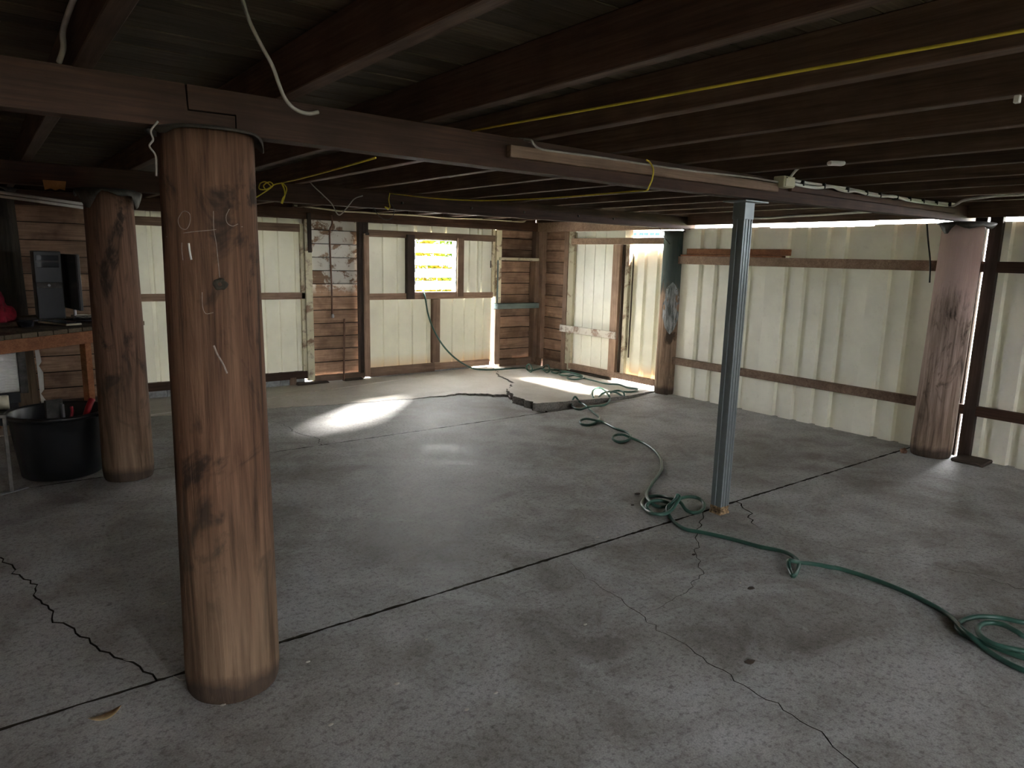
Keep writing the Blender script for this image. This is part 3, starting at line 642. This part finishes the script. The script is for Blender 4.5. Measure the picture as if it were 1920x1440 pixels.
# ================================================================== OUTSIDE
gr = box('ground', -60, 90, -60, 90, -.35, -.17, M['grass'], None, 0); gr['kind'] = 'structure'
path = box('path', 6.95, 12, -4, 8.4, -.17, -.03, M['concrete'], None, .01); path['kind'] = 'structure'
path2 = box('path', -2, 12, 8.47, 11.5, -.17, -.04, M['concrete'], None, .01); path2['kind'] = 'structure'
sun_block = box('sun_blocker', 7.02, 7.9, 5.66, 8.6, 2.27, 2.31, M['galv'], None, .003); sun_block['kind'] = 'structure'  # unseen slab, added to keep sun out of the side door gap
sun_block2 = box('sun_blocker_strip', 6.731, 6.92, -3.4, 5.66, 2.052, 2.060, M['galv'], None, .003); sun_block2['kind'] = 'structure'  # unseen strip, added to stop sun entering above the sheet wall
def shrub(c, r, h, mat, label, n, seed):
    rd = random.Random(seed); t = empty('garden_shrub', c, label, 'shrub'); bm = bmesh.new()
    for i in range(n):
        a = rd.uniform(0, 6.283); q = r*rd.random()**.5; z = h*rd.random(); f_ = math.sin(math.pi*min(1, .15+.85*z/h))**.5; p = Vector(c)+Vector((math.cos(a)*q*f_, math.sin(a)*q*f_, z+.15))
        d = Vector((rd.uniform(-1, 1), rd.uniform(-1, 1), rd.uniform(-.6, .8))).normalized(); s_ = d.orthogonal().normalized()*rd.uniform(.025, .05); L = d*rd.uniform(.09, .18)
        v = [bm.verts.new(p), bm.verts.new(p+L*.5+s_), bm.verts.new(p+L), bm.verts.new(p+L*.5-s_)]; bm.faces.new(v)
    o = bmobj('foliage', bm, mat, t); tag(o, kind='stuff')
    for i in range(5):
        a = i*1.25; tube('stem', [Vector(c), Vector(c)+Vector((math.cos(a)*r*.3, math.sin(a)*r*.3, h*.5)), Vector(c)+Vector((math.cos(a)*r*.6, math.sin(a)*r*.6, h*.9))], .018, M['studz'], t, 5, 3)
shrub((7.9, 13.6, -.17), .75, 1.9, M['leafy'], 'yellow-leaved shrub seen through the left of the louvre window', 1500, 3)
shrub((9.35, 14.3, -.17), .7, 2.2, M['leaf'], 'dark green shrub seen through the right of the louvre window', 1700, 4)
shrub((10.2, 17.4, -.17), 2.2, 3.2, M['leaf2'], 'large lime green bush behind the two shrubs outside the louvre window', 9000, 6)
nb = empty('neighbour_house', (25, 24, -.17), 'white neighbouring house with a row of small blue windows seen over the side door', 'house')
box('wall', 25, 29, 18, 32, -.17, 4.2, M['housewall'], nb, .02)
box('roof', 24.7, 29.3, 17.7, 32.3, 4.2, 4.4, M['galv'], nb, .02)
for i, xx in enumerate((1190, 1203, 1212, 1223, 1233)):
    p = pl(xx, 439, 0, 25); box('window', 24.96, 25.0, p.y-.13, p.y+.13, p.z-.06, p.z+.07, M['blueglass'], nb, .01)

# ================================================================== HOSE
hs = []
def hp(pts, ox=0, oy=0, s=1.0, z=.012):
    for p in pts:
        zz = p[2] if len(p) > 2 else 0
        X_, Y_ = ox+p[0]*s, oy+p[1]*s; q = fl(X_, Y_, 0); base = zc(q) if (q.x > 4.7 and q.y > 5.68) else 0
        if q.y > 8.15: q.y = 8.15
        for _ in range(2): q = fl(X_, Y_, base+z+zz); base = zc(q) if (q.x > 4.66 and q.y > 5.64) else 0
        hs.append(Vector((min(q.x, 6.60), min(q.y, 8.15), base+z+zz)))
for (x, y_, Y_) in ((793, 538, 8.30), (794, 547, 8.215), (798, 562, 8.145), (803, 590, 8.13), (815, 622, 8.10), (834, 652, 8.03), (858, 675, 7.95)): hs.append(pl(x, y_, 1, Y_))
h0 = len(hs)
hp([(885, 690), (905, 693), (930, 693), (955, 691), (980, 690)])
s4 = 260/1920
hp([(50, 378), (110, 425, .0), (128, 380, .06), (95, 318, .09), (55, 350, .05), (75, 400, .0), (140, 402), (210, 385), (270, 380), (330, 430, .0), (372, 400, .05), (350, 330, .09), (300, 350, .04), (290, 395, .005),
    (400, 395), (470, 390, .01), (520, 415, .015), (470, 440, .01), (400, 425, .01), (430, 398, .02), (540, 405, .02), (640, 425, .02), (680, 450, .01), (620, 472, .01), (530, 465, .01), (510, 440, .01), (600, 425, .03), (720, 445, .03),
    (820, 475, .01), (830, 505, .01), (740, 528), (640, 520, .0), (620, 495, .01), (700, 470, .02), (790, 490, .02), (850, 512), (1000, 548), (1150, 588), (1330, 600), (1450, 642), (1590, 662, .01), (1560, 690), (1450, 700), (1300, 690),
    (1215, 712, .02), (1260, 690, .03), (1340, 685, .03), (1400, 715, .02), (1395, 765, .01), (1300, 750, .02), (1200, 738, .03), (1100, 770, .01), (1010, 768, .01), (965, 722, .02), (990, 668, .03), (1060, 648, .03), (1130, 682, .03), (1185, 740, .012),
    (1208, 800, .012), (1170, 862, .0), (1090, 888, .0), (1000, 893, .02), (900, 912, .03), (800, 942, .0), (720, 925, .0), (675, 870, .01), (720, 838, .02), (790, 842, .025), (860, 880, .02), (930, 940, .0), (1000, 1000, .0), (1062, 1058, .0)],
   980, 640, s4)
hp([(1155, 720, .0), (1100, 738), (1045, 730), (1035, 706, .01), (1080, 690, .025), (1150, 700, .025), (1215, 715, .0), (1310, 765), (1400, 795, .0), (1430, 832, .01), (1395, 862), (1330, 870), (1290, 846, .01), (1305, 820, .02), (1370, 815, .025), (1430, 838, .012), (1500, 865), (1560, 895), (1620, 940), (1662, 1000), (1672, 1060)],
   840, 620, .23958)
s5 = .19792
hp([(300, 15), (262, 72), (205, 150), (165, 220), (172, 275, .02), (215, 325, .02), (280, 355, .01), (350, 350, .01), (380, 325, .02), (300, 298, .03), (220, 302, .03), (165, 340, .02), (180, 385, .01), (240, 420, .0), (310, 420, .0), (380, 370, .01), (440, 300, .03), (530, 262, .03),
    (640, 268, .02), (705, 320, .01), (690, 385, .0), (620, 412, .0), (540, 385, .0), (480, 310, .025), (400, 278, .03), (310, 256, .01), (210, 255, .0), (140, 285, .0), (120, 335), (160, 385, .0), (215, 415, .018), (320, 425, .02), (400, 385, .03), (445, 320, .05), (475, 268, .07), (455, 245, .085), (440, 280, .07), (400, 320, .045), (362, 360, .03), (365, 410, .015),
    (400, 470), (450, 520), (540, 570), (650, 590), (800, 620), (950, 655), (1100, 695), (1250, 735), (1400, 765), (1510, 800, .01), (1590, 860, .01), (1602, 930, .0), (1555, 1012, .0), (1520, 950, .005), (1508, 870, .03), (1545, 868, .035), (1610, 882, .01), (1700, 890), (1800, 905), (1900, 925)],
   1180, 880, s5)
hp([(1578, 1067), (1641, 1087), (1703, 1112), (1753, 1137), (1782, 1156, .005), (1805, 1180, .02), (1822, 1194, .02), (1845, 1215, .0), (1880, 1238, .0), (1925, 1259), (2000, 1285), (2080, 1280), (2120, 1235), (2060, 1190), (1980, 1172, .015), (1920, 1167, .02), (1880, 1159, .015), (1837, 1156, .01), (1806, 1163, .0), (1794, 1174, .0), (1802, 1186), (1822, 1196, .0),
    (1853, 1208, .012), (1885, 1221, .01), (1925, 1235, .01), (2010, 1262, .01), (2065, 1250, .02), (2050, 1215, .02), (1975, 1195, .02), (1925, 1194, .03), (1906, 1184, .04), (1883, 1172, .035), (1858, 1167, .03), (1840, 1171, .025), (1833, 1181, .025), (1842, 1195, .03), (1870, 1210, .03), (1925, 1222, .03), (2000, 1240, .03), (2100, 1300, .01), (2200, 1380, .0)])
hose = empty('garden_hose', hs[h0], 'long dark green garden hose winding across the floor from the louvre window', 'hose')
tube('tubing', hs, .0118, M['hose'], hose, 8, 6)

# ================================================================== ROPES, CABLES, PIPES
rp = empty('yellow_rope', (1.64, 2.46, 2.09), 'yellow rope stretched under the joists and tied in a bow at the second bearer', 'rope')
tube('strand', [fl(1990, 43, 2.105), fl(1920, 57, 2.105), fl(1500, 133, 2.10), fl(1200, 188, 2.10), fl(885, 245, 2.10)], .0042, M['yellow'], rp, 6, 3)
a_ = pl(530, 343, 1, 5.385); tube('strand', [fl(704, 296, 1.965), (fl(704, 296, 1.965)+a_)/2-Vector((0, 0, .004)), a_], .0042, M['yellow'], rp, 6, 3)
Q = lambda L, Y_: [pl(x, y, 1, Y_) for x, y in L]
tube('bow_loop', Q([(530, 343), (515, 346), (500, 355), (486, 354), (488, 344), (498, 341), (508, 350), (500, 356), (494, 348), (505, 341), (512, 347), (505, 354), (490, 364), (480, 370)], 5.38), .0045, M['yellow'], rp, 5, 4)
tube('rope_tail', Q([(528, 343), (533, 355), (534, 366), (529, 382)], 5.375), .006, M['yellow'], rp, 5, 4)
tube('rope_tail', Q([(530, 343), (537, 352), (536, 362), (530, 372), (527, 381)], 5.37), .004, M['yellow'], rp, 5, 4)
r2 = empty('yellow_rope', (2.75, 2.46, 1.96), 'yellow rope looped over the front bearer and strung along to the second bearer', 'rope')
tube('strand', Q([(1212, 300), (1219, 305), (1225, 318), (1223, 335), (1217, 350), (1212, 357)], 2.44)+[fl(1190, 358, 1.955), fl(1100, 366, 1.952), fl(1000, 373, 1.955), fl(900, 376, 1.965), fl(815, 372, 1.99), pl(733, 363, 1, 5.385)], .0042, M['yellow'], r2, 6, 5)
tube('rope_tail', Q([(731, 362), (729, 375), (731, 390), (722, 388), (728, 393)], 5.38), .0045, M['yellow'], r2, 5, 4)
def cable(pts, r, m, label, cat='cable', name='loose_cable', n=6):
    o = tube(name, pts, r, M[m], None, 8, n); return tag(o, label, cat)
cable(Q([(450, -12), (455, 0), (468, 40), (490, 85), (510, 122), (522, 155), (532, 180), (545, 198), (562, 209), (580, 213), (597, 210)], 2.03), .0055, 'greywire', 'pale grey cable dangling from the boards above the front bearer')
cable([pl(x, y, 1, Y_) for x, y, Y_ in ((150, -25, 2.18), (140, -5, 2.25), (128, 25, 2.32), (118, 60, 2.38), (119, 90, 2.44), (111, 116, 2.485))], .008, 'greywire', 'thick grey conduit running down beside the leftmost joist', 'conduit', 'cable_conduit')
cable(Q([(560, 288), (565, 310), (580, 340), (605, 365), (622, 382), (635, 403), (650, 390), (664, 373), (680, 367)], 5.34), .0045, 'greywire', 'thin grey wire hanging in a V in front of the second bearer')
cable(Q([(700, 388), (708, 402), (722, 412), (735, 408), (739, 392), (730, 378)], 5.39), .003, 'black', 'thin black wire loop hanging below the second bearer')
cable(Q([(552, 385), (610, 392), (640, 396), (680, 398), (720, 401), (780, 404), (840, 409), (900, 411), (950, 414), (980, 416), (986, 411), (984, 404)], 8.16), .010, 'ivory', 'ivory cable sagging along the top plate of the back wall')
cable([Vector((1.93, 2.6, 2.118))]+Q([(992, 262), (1000, 270), (1012, 279), (1040, 284), (1130, 296), (1215, 309), (1300, 321), (1400, 332), (1462, 342)], 2.455)[0:], .006, 'greywire', 'grey cable lying on top of the brown batten on the front bearer')
cc = [(1407, 409), (1440, 409), (1480, 406), (1520, 404), (1556, 402), (1600, 399), (1650, 396)]
cw = cable(Q(cc, 5.38)[:1]+[pl(x, y, 0, 6.585) for x, y in cc[1:]] if False else [pl(x, y, 0, 6.59) for x, y in cc], .011, 'white', 'white cable clipped along the beam above the sheet wall, right of the steel post')
# junction box and twin cables
jb = empty('junction_box', (3.84, 2.43, 2.03), 'cream junction box at the end of the brown batten', 'junction box')
box('housing', 3.79, 3.90, 2.415, 2.487, 2.045, 2.108, M['ivory'], jb, .004); box('lid', 3.80, 3.895, 2.408, 2.415, 2.05, 2.103, M['ivory'], jb, .002)
for x in (3.806, 3.889): o = box('screw', x-.003, x+.003, 2.405, 2.409, 2.094, 2.1, M['rustcap'], jb, .0005)
cable(Q([(1488, 339), (1520, 344), (1560, 350), (1590, 354), (1630, 362), (1680, 370), (1730, 377), (1770, 381), (1790, 383)], 2.47), .0095, 'white', 'upper of the twin white cables on the front bearer')
wavy = cable(Q([(1488, 345), (1515, 350), (1535, 352), (1560, 350), (1575, 356), (1590, 359), (1605, 358), (1625, 364), (1650, 368), (1675, 368), (1700, 375), (1730, 380), (1760, 384), (1785, 386)], 2.455)+[fl(1795, 382, 2.07), fl(1810, 375, 2.08), fl(1860, 368, 2.085), fl(1925, 364, 2.09), fl(2000, 358, 2.09)], .0095, 'white', 'lower wavy white cable leaving the junction box and crossing to the right')
for x, y in ((1505, 345), (1545, 350), (1589, 357), (1625, 363), (1650, 367), (1682, 371), (1706, 374), (1731, 378), (1756, 381), (1781, 384)):
    q = pl(x, y, 1, 2.452); box('cable_clip', q.x-.005, q.x+.005, 2.442, 2.486, q.z-.012, q.z+.020, M['black'], wavy, .001)
cable(Q([(1481, 334), (1490, 322), (1502, 311)], 2.43), .008, 'white', 'short white cable rising from the junction box to a joist')
sw = fl(1568, 305, 2.104); o = box('batten_fitting', sw.x-.04, sw.x+.04, sw.y-.02, sw.y+.02, 2.09, 2.111, M['white'], None, .006, rot=-.6); tag(o, 'small white plastic fitting screwed under a joist', 'fitting')
sw = fl(1908, 183, 2.104); o = box('cable_clip', sw.x-.008, sw.x+.008, sw.y-.008, sw.y+.008, 2.088, 2.111, M['white'], None, .002); tag(o, 'tiny white cable clip under a joist at the right edge', 'clip')
cable([pl(x, y, 0, 6.60) for x, y in ((1738, 420), (1740, 450), (1744, 490), (1743, 530))], .007, 'black', 'black cable hanging down the sheet wall left of the pinkish post')
cable([pl(x, y, 0, 6.52) for x, y in ((1237, 428), (1241, 436), (1247, 447), (1256, 458))], .006, 'black', 'short black wire by the top of the paint-smeared post')
cable([Vector((.47, 2.40, 1.975))]+Q([(283, 245), (287, 262), (280, 274), (291, 290), (293, 310), (293, 330)], 2.40), .003, 'greywire', 'frayed pale strip hanging beside the big front post')
cable([Vector((x, 8.165, z)) for x, z in ((3.435, 2.05), (3.443, 1.94), (3.41, 1.86), (3.41, 1.6), (3.418, 1.2), (3.419, .86))], .011, 'copper', 'brown water pipe dropping down the painted weatherboards', 'pipe', 'water_pipe')
cable([Vector((x, 8.165, z)) for x, z in ((3.577, .80), (3.572, .6), (3.562, .3), (3.555, .0))], .012, 'copper', 'brown pipe stub rising from the floor at the weatherboards', 'pipe', 'water_pipe')
o = lathe('pipe_tap', [(.014, 0), (.018, .01), (.018, .03), (.010, .05)], M['silver'], (3.419, 8.15, .82), None, 12); tag(o, 'small metal tap end on the brown water pipe', 'tap')
ws = empty('conduit_strip', (.2, 6.6, 1.95), 'pair of white conduit strips hanging across the far left', 'conduit')
for dz in (0, -.028):
    p_, q_ = pl(-60, 352, 1, 6.6)+Vector((0, 0, dz)), pl(200, 389, 1, 6.6)+Vector((0, 0, dz)); tube('strip', [p_, q_], .0115, M['white'], ws, 8, 1, False)
fb = Q([(80, 337), (124, 340), (122, 357), (112, 354), (104, 357), (95, 353), (84, 356)], 5.37); o = prism('fibreboard_scrap', [(p.x, p.z) for p in fb], 1, 5.372, 5.378, M['card']); tag(o, 'torn orange fibreboard scrap under the second bearer', 'scrap')

# ================================================================== LEFT CORNER: tub, bench, computer
tub = empty('rubber_tub', (.37, 5.80, 0), 'large black plastic tub of tools beside the brown post', 'tub')
c = (.37, 5.80, 0)
lathe('body', [(.235, .0), (.25, .012), (.262, .10), (.285, .28), (.300, .425), (.303, .43), (.318, .432), (.322, .445), (.318, .458), (.303, .460), (.296, .445), (.280, .28), (.255, .08), (.24, .03), (.05, .028)], M['black'], c, tub, 48)
tube('handle', [Vector((.37+.315*math.cos(a), 5.80+.315*math.sin(a), .44+.02*math.sin((a+.9)*2.6))) + Vector((math.cos(a), math.sin(a), 0))*.012 for a in (-.9, -.6, -.3, 0, .3)], .010, M['black'], tub, 8, 4)
t1 = empty('hand_tool', (.34, 5.85, .2), 'grey metal clamp tool standing in the black tub', 'tool')
box('jaw', .29, .40, 5.80, 5.83, .30, .53, M['greycap'], t1, .004, rot=.3); box('jaw', .385, .40, 5.76, 5.80, .32, .50, M['silver'], t1, .002, rot=.3); box('shaft', .30, .34, 5.83, 5.86, .03, .36, M['rustcap'], t1, .004, rot=.3)
t2 = empty('hand_tool', (.55, 5.83, .2), 'red-handled tool leaning on the tub rim next to the post', 'tool')
tube('grip', [(.535, 5.79, .40), (.555, 5.81, .45), (.585, 5.84, .505)], .022, M['redp'], t2, 10, 5); tube('blade', [(.45, 5.74, .06), (.535, 5.79, .40)], .009, M['rustcap'], t2, 8, 1, False)
t3 = empty('hand_tool', (.45, 5.83, .2), 'small dark tool with a red tip in the middle of the tub', 'tool')
tube('grip', [(.44, 5.80, .38), (.452, 5.81, .43), (.45, 5.80, .47)], .011, M['redp'], t3, 8, 4); tube('blade', [(.42, 5.78, .05), (.44, 5.80, .38)], .012, M['black'], t3, 8, 1, False)
# bench, turned about 37 degrees
ZT = .965; BA = Vector((1.12, 6.90)); bu = Vector((-.797, -.604)); bv = Vector((-.604, .797)); brot = math.atan2(bu.y, bu.x)
def bpt(a, b, z): q = BA+bu*a+bv*b; return Vector((q.x, q.y, z))
bench = empty('work_bench', bpt(.9, 0, 0), 'plank-topped timber workbench with an orange pine front rail', 'bench')
def bbox(name, a0, a1, b0, b1, z0, z1, mat, par, bev=.003, extra=0):
    c_ = bpt((a0+a1)/2, (b0+b1)/2, (z0+z1)/2); sx, sy, sz = abs(a1-a0), abs(b1-b0), abs(z1-z0)
    return box(name, c_.x-sx/2, c_.x+sx/2, c_.y-sy/2, c_.y+sy/2, c_.z-sz/2, c_.z+sz/2, mat, par, bev, rot=brot+extra)
for i in range(14): bbox('plank', -.03+i*.13, -.03+i*.13+.125, 0, 1.25, ZT-.035+random.uniform(-.003, .003), ZT, M['plank'], bench)
bbox('front_rail', .0, 1.79, .01, .05, ZT-.135, ZT-.036, M['bench'], bench); bbox('back_rail', 0, 1.79, 1.18, 1.22, ZT-.13, ZT-.036, M['bench'], bench)
for a in (.50, 1.70):
    for b in (.05, 1.12): bbox('leg', a, a+.06, b, b+.06, 0, ZT-.036, M['bench'], bench)
def at_bench(x, y): return fl(x, y, ZT)
tw = empty('computer_tower', (.50, 7.52, ZT), 'black computer tower with a grey front band on the bench', 'computer')
box('case', .39, .595, 7.40, 7.78, ZT, ZT+.59, M['black'], tw, .006); box('front_band', .40, .585, 7.393, 7.40, ZT+.27, ZT+.32, M['greycap'], tw, .002)
box('drive_bay', .41, .575, 7.394, 7.40, ZT+.45, ZT+.495, M['gloss'], tw, .001); box('drive_bay', .41, .575, 7.394, 7.40, ZT+.51, ZT+.555, M['gloss'], tw, .001)
o = lathe('power_button', [(.012, 0), (.012, .004), (.008, .006)], M['silver'], (0, 0, 0), None, 12, origin=(0, 0, 0)); o.parent = tw; o.rotation_euler = (math.pi/2, 0, 0); o.location = (-.01, -.127, .295)
mo = empty('computer_monitor', (.655, 7.28, ZT), 'slim dark monitor turned nearly edge-on beside the computer tower', 'monitor')
o = box('screen', .655-.012, .655+.012, 7.06, 7.50, ZT+.09, ZT+.57, M['black'], mo, .004, rot=.16); box('bezel', .640-.004, .640+.004, 7.06, 7.50, ZT+.09, ZT+.57, M['gloss'], mo, .002, rot=.16)
box('stand_neck', .645, .665, 7.26, 7.30, ZT+.01, ZT+.14, M['silver'], mo, .004); lathe('stand_foot', [(.085, 0), (.085, .006), (.02, .014)], M['gloss'], (.655, 7.28, ZT), mo, 24)
kb = empty('keyboard', (.5, 6.9, ZT), 'pale computer keyboard lying on the bench', 'keyboard')
k0, k1_ = fl(84, 602, ZT+.01), fl(140, 608, ZT+.01); kd = (k1_-k0); kr = math.atan2(kd.y, kd.x); kc = (k0+k1_)/2
kb.location = (kc.x, kc.y, ZT)
box('base', kc.x-.20, kc.x+.20, kc.y-.065, kc.y+.065, ZT, ZT+.016, M['ivory'], kb, .004, rot=kr)
for r_ in range(4):
    for q_ in range(11):
        lx, ly = -.18+q_*.036, -.045+r_*.03; X_, Y_ = kc.x+lx*math.cos(kr)-ly*math.sin(kr), kc.y+lx*math.sin(kr)+ly*math.cos(kr)
        box('key', X_-.014, X_+.014, Y_-.012, Y_+.012, ZT+.016, ZT+.022, M['gloss'], kb, 0, rot=kr)
pp = Vector((.72, 7.50, ZT)); o = box('paper_pad', pp.x-.05, pp.x+.07, pp.y-.08, pp.y+.08, ZT, ZT+.02, M['paper'], None, .002, rot=.4); tag(o, 'pale paper pad on the bench behind the cables', 'paper')
ct = empty('cable_tangle', tuple(fl(150, 600, ZT)), 'tangle of thin black cables on the bench corner by the brown post', 'cable')
rd = random.Random(5); cc_ = Vector((.78, 7.0, ZT))
for i in range(9):
    q = [Vector((cc_.x+rd.uniform(-.16, .16), cc_.y+rd.uniform(-.14, .16), ZT+.008+rd.uniform(0, .05))) for _ in range(6)]; tube('strand', q, .0035, M['black'] if i % 4 else M['greywire'], ct, 5, 6)
gp = fl(48, 606, ZT+.03); dish = empty('glass_dish', (gp.x, gp.y, ZT), 'round glass dish with pale grey contents near the bench edge', 'dish')
lathe('bowl', [(.035, 0), (.05, .004), (.062, .045), (.064, .048), (.058, .046), (.048, .01)], M['gloss'], (gp.x, gp.y, ZT), dish, 28); lathe('contents', [(.048, .03), (.052, .036), (.02, .038)], M['greycap'], (gp.x, gp.y, ZT), dish, 24)
# crimson cloth heap
cl = Vector((.01, 7.34, ZT)); bm = bmesh.new(); bmesh.ops.create_icosphere(bm, subdivisions=4, radius=1)
for v in bm.verts:
    n_ = v.co.normalized(); k_ = 1+.28*noise.noise(n_*2.1)+.12*noise.noise(n_*6); v.co = Vector((n_.x*.20*k_, n_.y*.21*k_, max(0, n_.z)*.26*k_)) + Vector((cl.x, cl.y, ZT))
o = bmobj('crimson_cloth', bm, M['red'], smooth=True); tag(o, 'heaped crimson cloth at the far left of the bench', 'cloth')
o = box('dark_tray', .24, .375, 7.16, 7.40, ZT, ZT+.018, M['black'], None, .004); tag(o, 'flat black tray on the bench in front of the crimson cloth', 'tray')
# louvred white unit on a dark frame under the bench
ac = empty('heater_unit', (.1, 6.6, .45), 'white louvred panel unit with a dark side stored under the bench', 'appliance')
a0, a1 = pl(-90, 650, 1, 6.55), pl(38, 735, 1, 6.55)
box('casing', a0.x, a1.x, 6.56, 6.62, a1.z, a0.z-.02, M['white'], ac, .004); box('side_frame', a1.x, a1.x+.055, 6.54, 6.70, a1.z-.01, a0.z-.01, M['greycap'], ac, .004)
for i in range(16): zz = a1.z+.012+i*(a0.z-a1.z-.04)/16; box('louvre', a0.x+.01, a1.x-.01, 6.548, 6.56, zz, zz+.009, M['white'], ac, .001)
sb = empty('side_table', (.02, 6.45, 0), 'low dark metal stand beneath the bench', 'stand')
s0, s1 = pl(-60, 776, 1, 6.3), pl(40, 790, 1, 6.3)
box('shelf', s0.x, s1.x, 6.2, 6.6, s1.z, s0.z, M['black'], sb, .004)
for xx in (s0.x+.02, s1.x-.02):
    for yy in (6.22, 6.58): box('leg', xx-.012, xx+.012, yy-.012, yy+.012, 0, s1.z, M['black'], sb, .002)
ac['label'] = 'white louvred panel unit with a dark side standing on the low stand under the bench'
box('support', a0.x+.05, a1.x, 6.57, 6.61, s0.z, a1.z, M['black'], ac, .002)
roll = empty('plastic_canister', (.02, 6.42, s0.z), 'pale ribbed canister lying on the low dark stand', 'canister')
o = lathe('drum', [(.001, 0), (.05, 0), (.055, .01), (.05, .02), (.052, .05), (.05, .08), (.055, .14), (.055, .2), (.05, .21), (.001, .21)], M['ivory'], (0, 0, 0), None, 28, origin=(0, 0, 0)); o.parent = roll; o.rotation_euler = (0, math.pi/2, 0); o.location = (-.13, -.1, .057)
lm = fl(36, 918, .01); lg = empty('metal_stand_leg', (lm.x, lm.y, 0), 'dark square steel leg with a flat foot in front of the tub', 'stand')
box('upright', lm.x-.05, lm.x-.028, lm.y-.0, lm.y+.022, .006, .50, M['greycap'], lg, .002); box('foot', lm.x-.12, lm.x+.06, lm.y-.005, lm.y+.03, 0, .006, M['silver'], lg, .001, rot=.5)
box('top_arm', lm.x-.45, lm.x-.028, lm.y, lm.y+.022, .50, .522, M['greycap'], lg, .002)
# bent sheet offcut standing by the wall
zz = [(70, 655), (75, 678), (70, 686), (78, 698), (80, 730), (74, 738), (84, 752), (86, 768)]; pts = [pl(x, y, 1, 7.85) for x, y in zz]
so_ = prism('sheet_offcut', [(p.x, p.z) for p in pts]+[(p.x-.05, p.z) for p in reversed(pts)] if False else [(p.x+.012, p.z) for p in pts]+[(pts[-1].x-.03, 0), (pts[0].x-.02, pts[0].z)], 1, 7.84, 7.846, M['white']); tag(so_, 'narrow bent white sheet offcut standing behind the tub', 'sheet')

# ================================================================== LITTER
def leaf(x, y, L, rot, m, label, name='dry_leaf', cat='leaf', w_=.35, curl=.3):
    p = fl(x, y, 0); vs_, fs = [], []; n = 10
    for i in range(n+1):
        t = i/n; ww = w_*L*math.sin(math.pi*t)**.7*.5; zz = .004+curl*L*(t-.5)**2
        for s_ in (-1, 0, 1):
            lx, ly = (t-.5)*L, s_*ww; vs_.append((p.x+lx*math.cos(rot)-ly*math.sin(rot), p.y+lx*math.sin(rot)+ly*math.cos(rot), zz+abs(s_)*.25*ww+.002*noise.noise(Vector((i, s_, x)))))
    for i in range(n):
        for s_ in (0, 1): q = i*3+s_; fs.append((q, q+1, q+4, q+3))
    o = mesh(name, vs_, fs, m, smooth=True); so = o.modifiers.new('s', 'SOLIDIFY'); so.thickness = .0012; tag(o, label, cat); return o
leaf(198, 1348, .105, .15, M['leafd'], 'curled tan dry leaf on the concrete at the lower left', curl=.9)
leaf(245, 1241, .06, -.7, M['woodchip'], 'pale thin leaf stalk on the crack left of the big post', 'leaf_stalk', 'leaf', .06)
leaf(338, 1277, .06, -.9, M['woodchip'], 'pale twisted stalk at the left foot of the big post', 'leaf_stalk', 'leaf', .09, .8)
leaf(307, 1134, .02, .4, M['woodchip'], 'small curled pale chip on the middle slab left of the big post', 'chip', 'debris', .5, .8)
for i, (x, y, L, lb) in enumerate(((1408, 1103, .045, 'dark dirt clump below the standing hose loop'), (1406, 1241, .05, 'dark dirt clump at the lower right of the front slab'), (1301, 1040, .03, 'small dark dirt spot under the hose near the steel post'), (1195, 926, .05, 'dark dirt crumb left of the coiled hose'), (1186, 947, .03, 'tiny dirt crumb left of the coiled hose, lower'))):
    p = fl(x, y, 0); bm = bmesh.new(); bmesh.ops.create_icosphere(bm, subdivisions=2, radius=1)
    for v in bm.verts:
        k_ = 1+.5*noise.noise(v.co*2+Vector((i, 0, 0))); v.co = Vector((v.co.x*L*.5*k_+p.x, v.co.y*L*.3*k_+p.y, max(-.2, v.co.z)*.003*k_+.001))
    o = bmobj('dirt_clump', bm, M['debris']); tag(o, lb, 'dirt')
rd = random.Random(11)
for i, (x, y) in enumerate(((578, 1242), (418, 1323), (744, 1283), (1097, 1172), (875, 1332), (1120, 1008), (1388, 1094), (930, 1300), (620, 1360), (1395, 745), (1890, 908), (1235, 1000), (800, 1200), (1580, 930))):
    p = fl(x, y, 0); L = .008+.006*rd.random(); bm = bmesh.new(); bmesh.ops.create_icosphere(bm, subdivisions=1, radius=1)
    for v in bm.verts: v.co = Vector((v.co.x*L*(1+.4*noise.noise(v.co*3+Vector((i, 0, 0))))+p.x, v.co.y*L*.6+p.y, v.co.z*.003+.003))
    o = bmobj('pale_chip', bm, M['woodchip']); tag(o, 'tiny pale chip scattered on the concrete floor', 'debris', 'pale chips on the floor')
rock = fl(1694, 846, .015); bm = bmesh.new(); bmesh.ops.create_icosphere(bm, subdivisions=2, radius=.028)
for v in bm.verts: v.co = v.co*(1+.3*noise.noise(v.co*60))+Vector((rock.x, rock.y, .018))
o = bmobj('stone', bm, M['copper']); tag(o, 'small reddish stone at the foot of the pinkish post', 'stone')
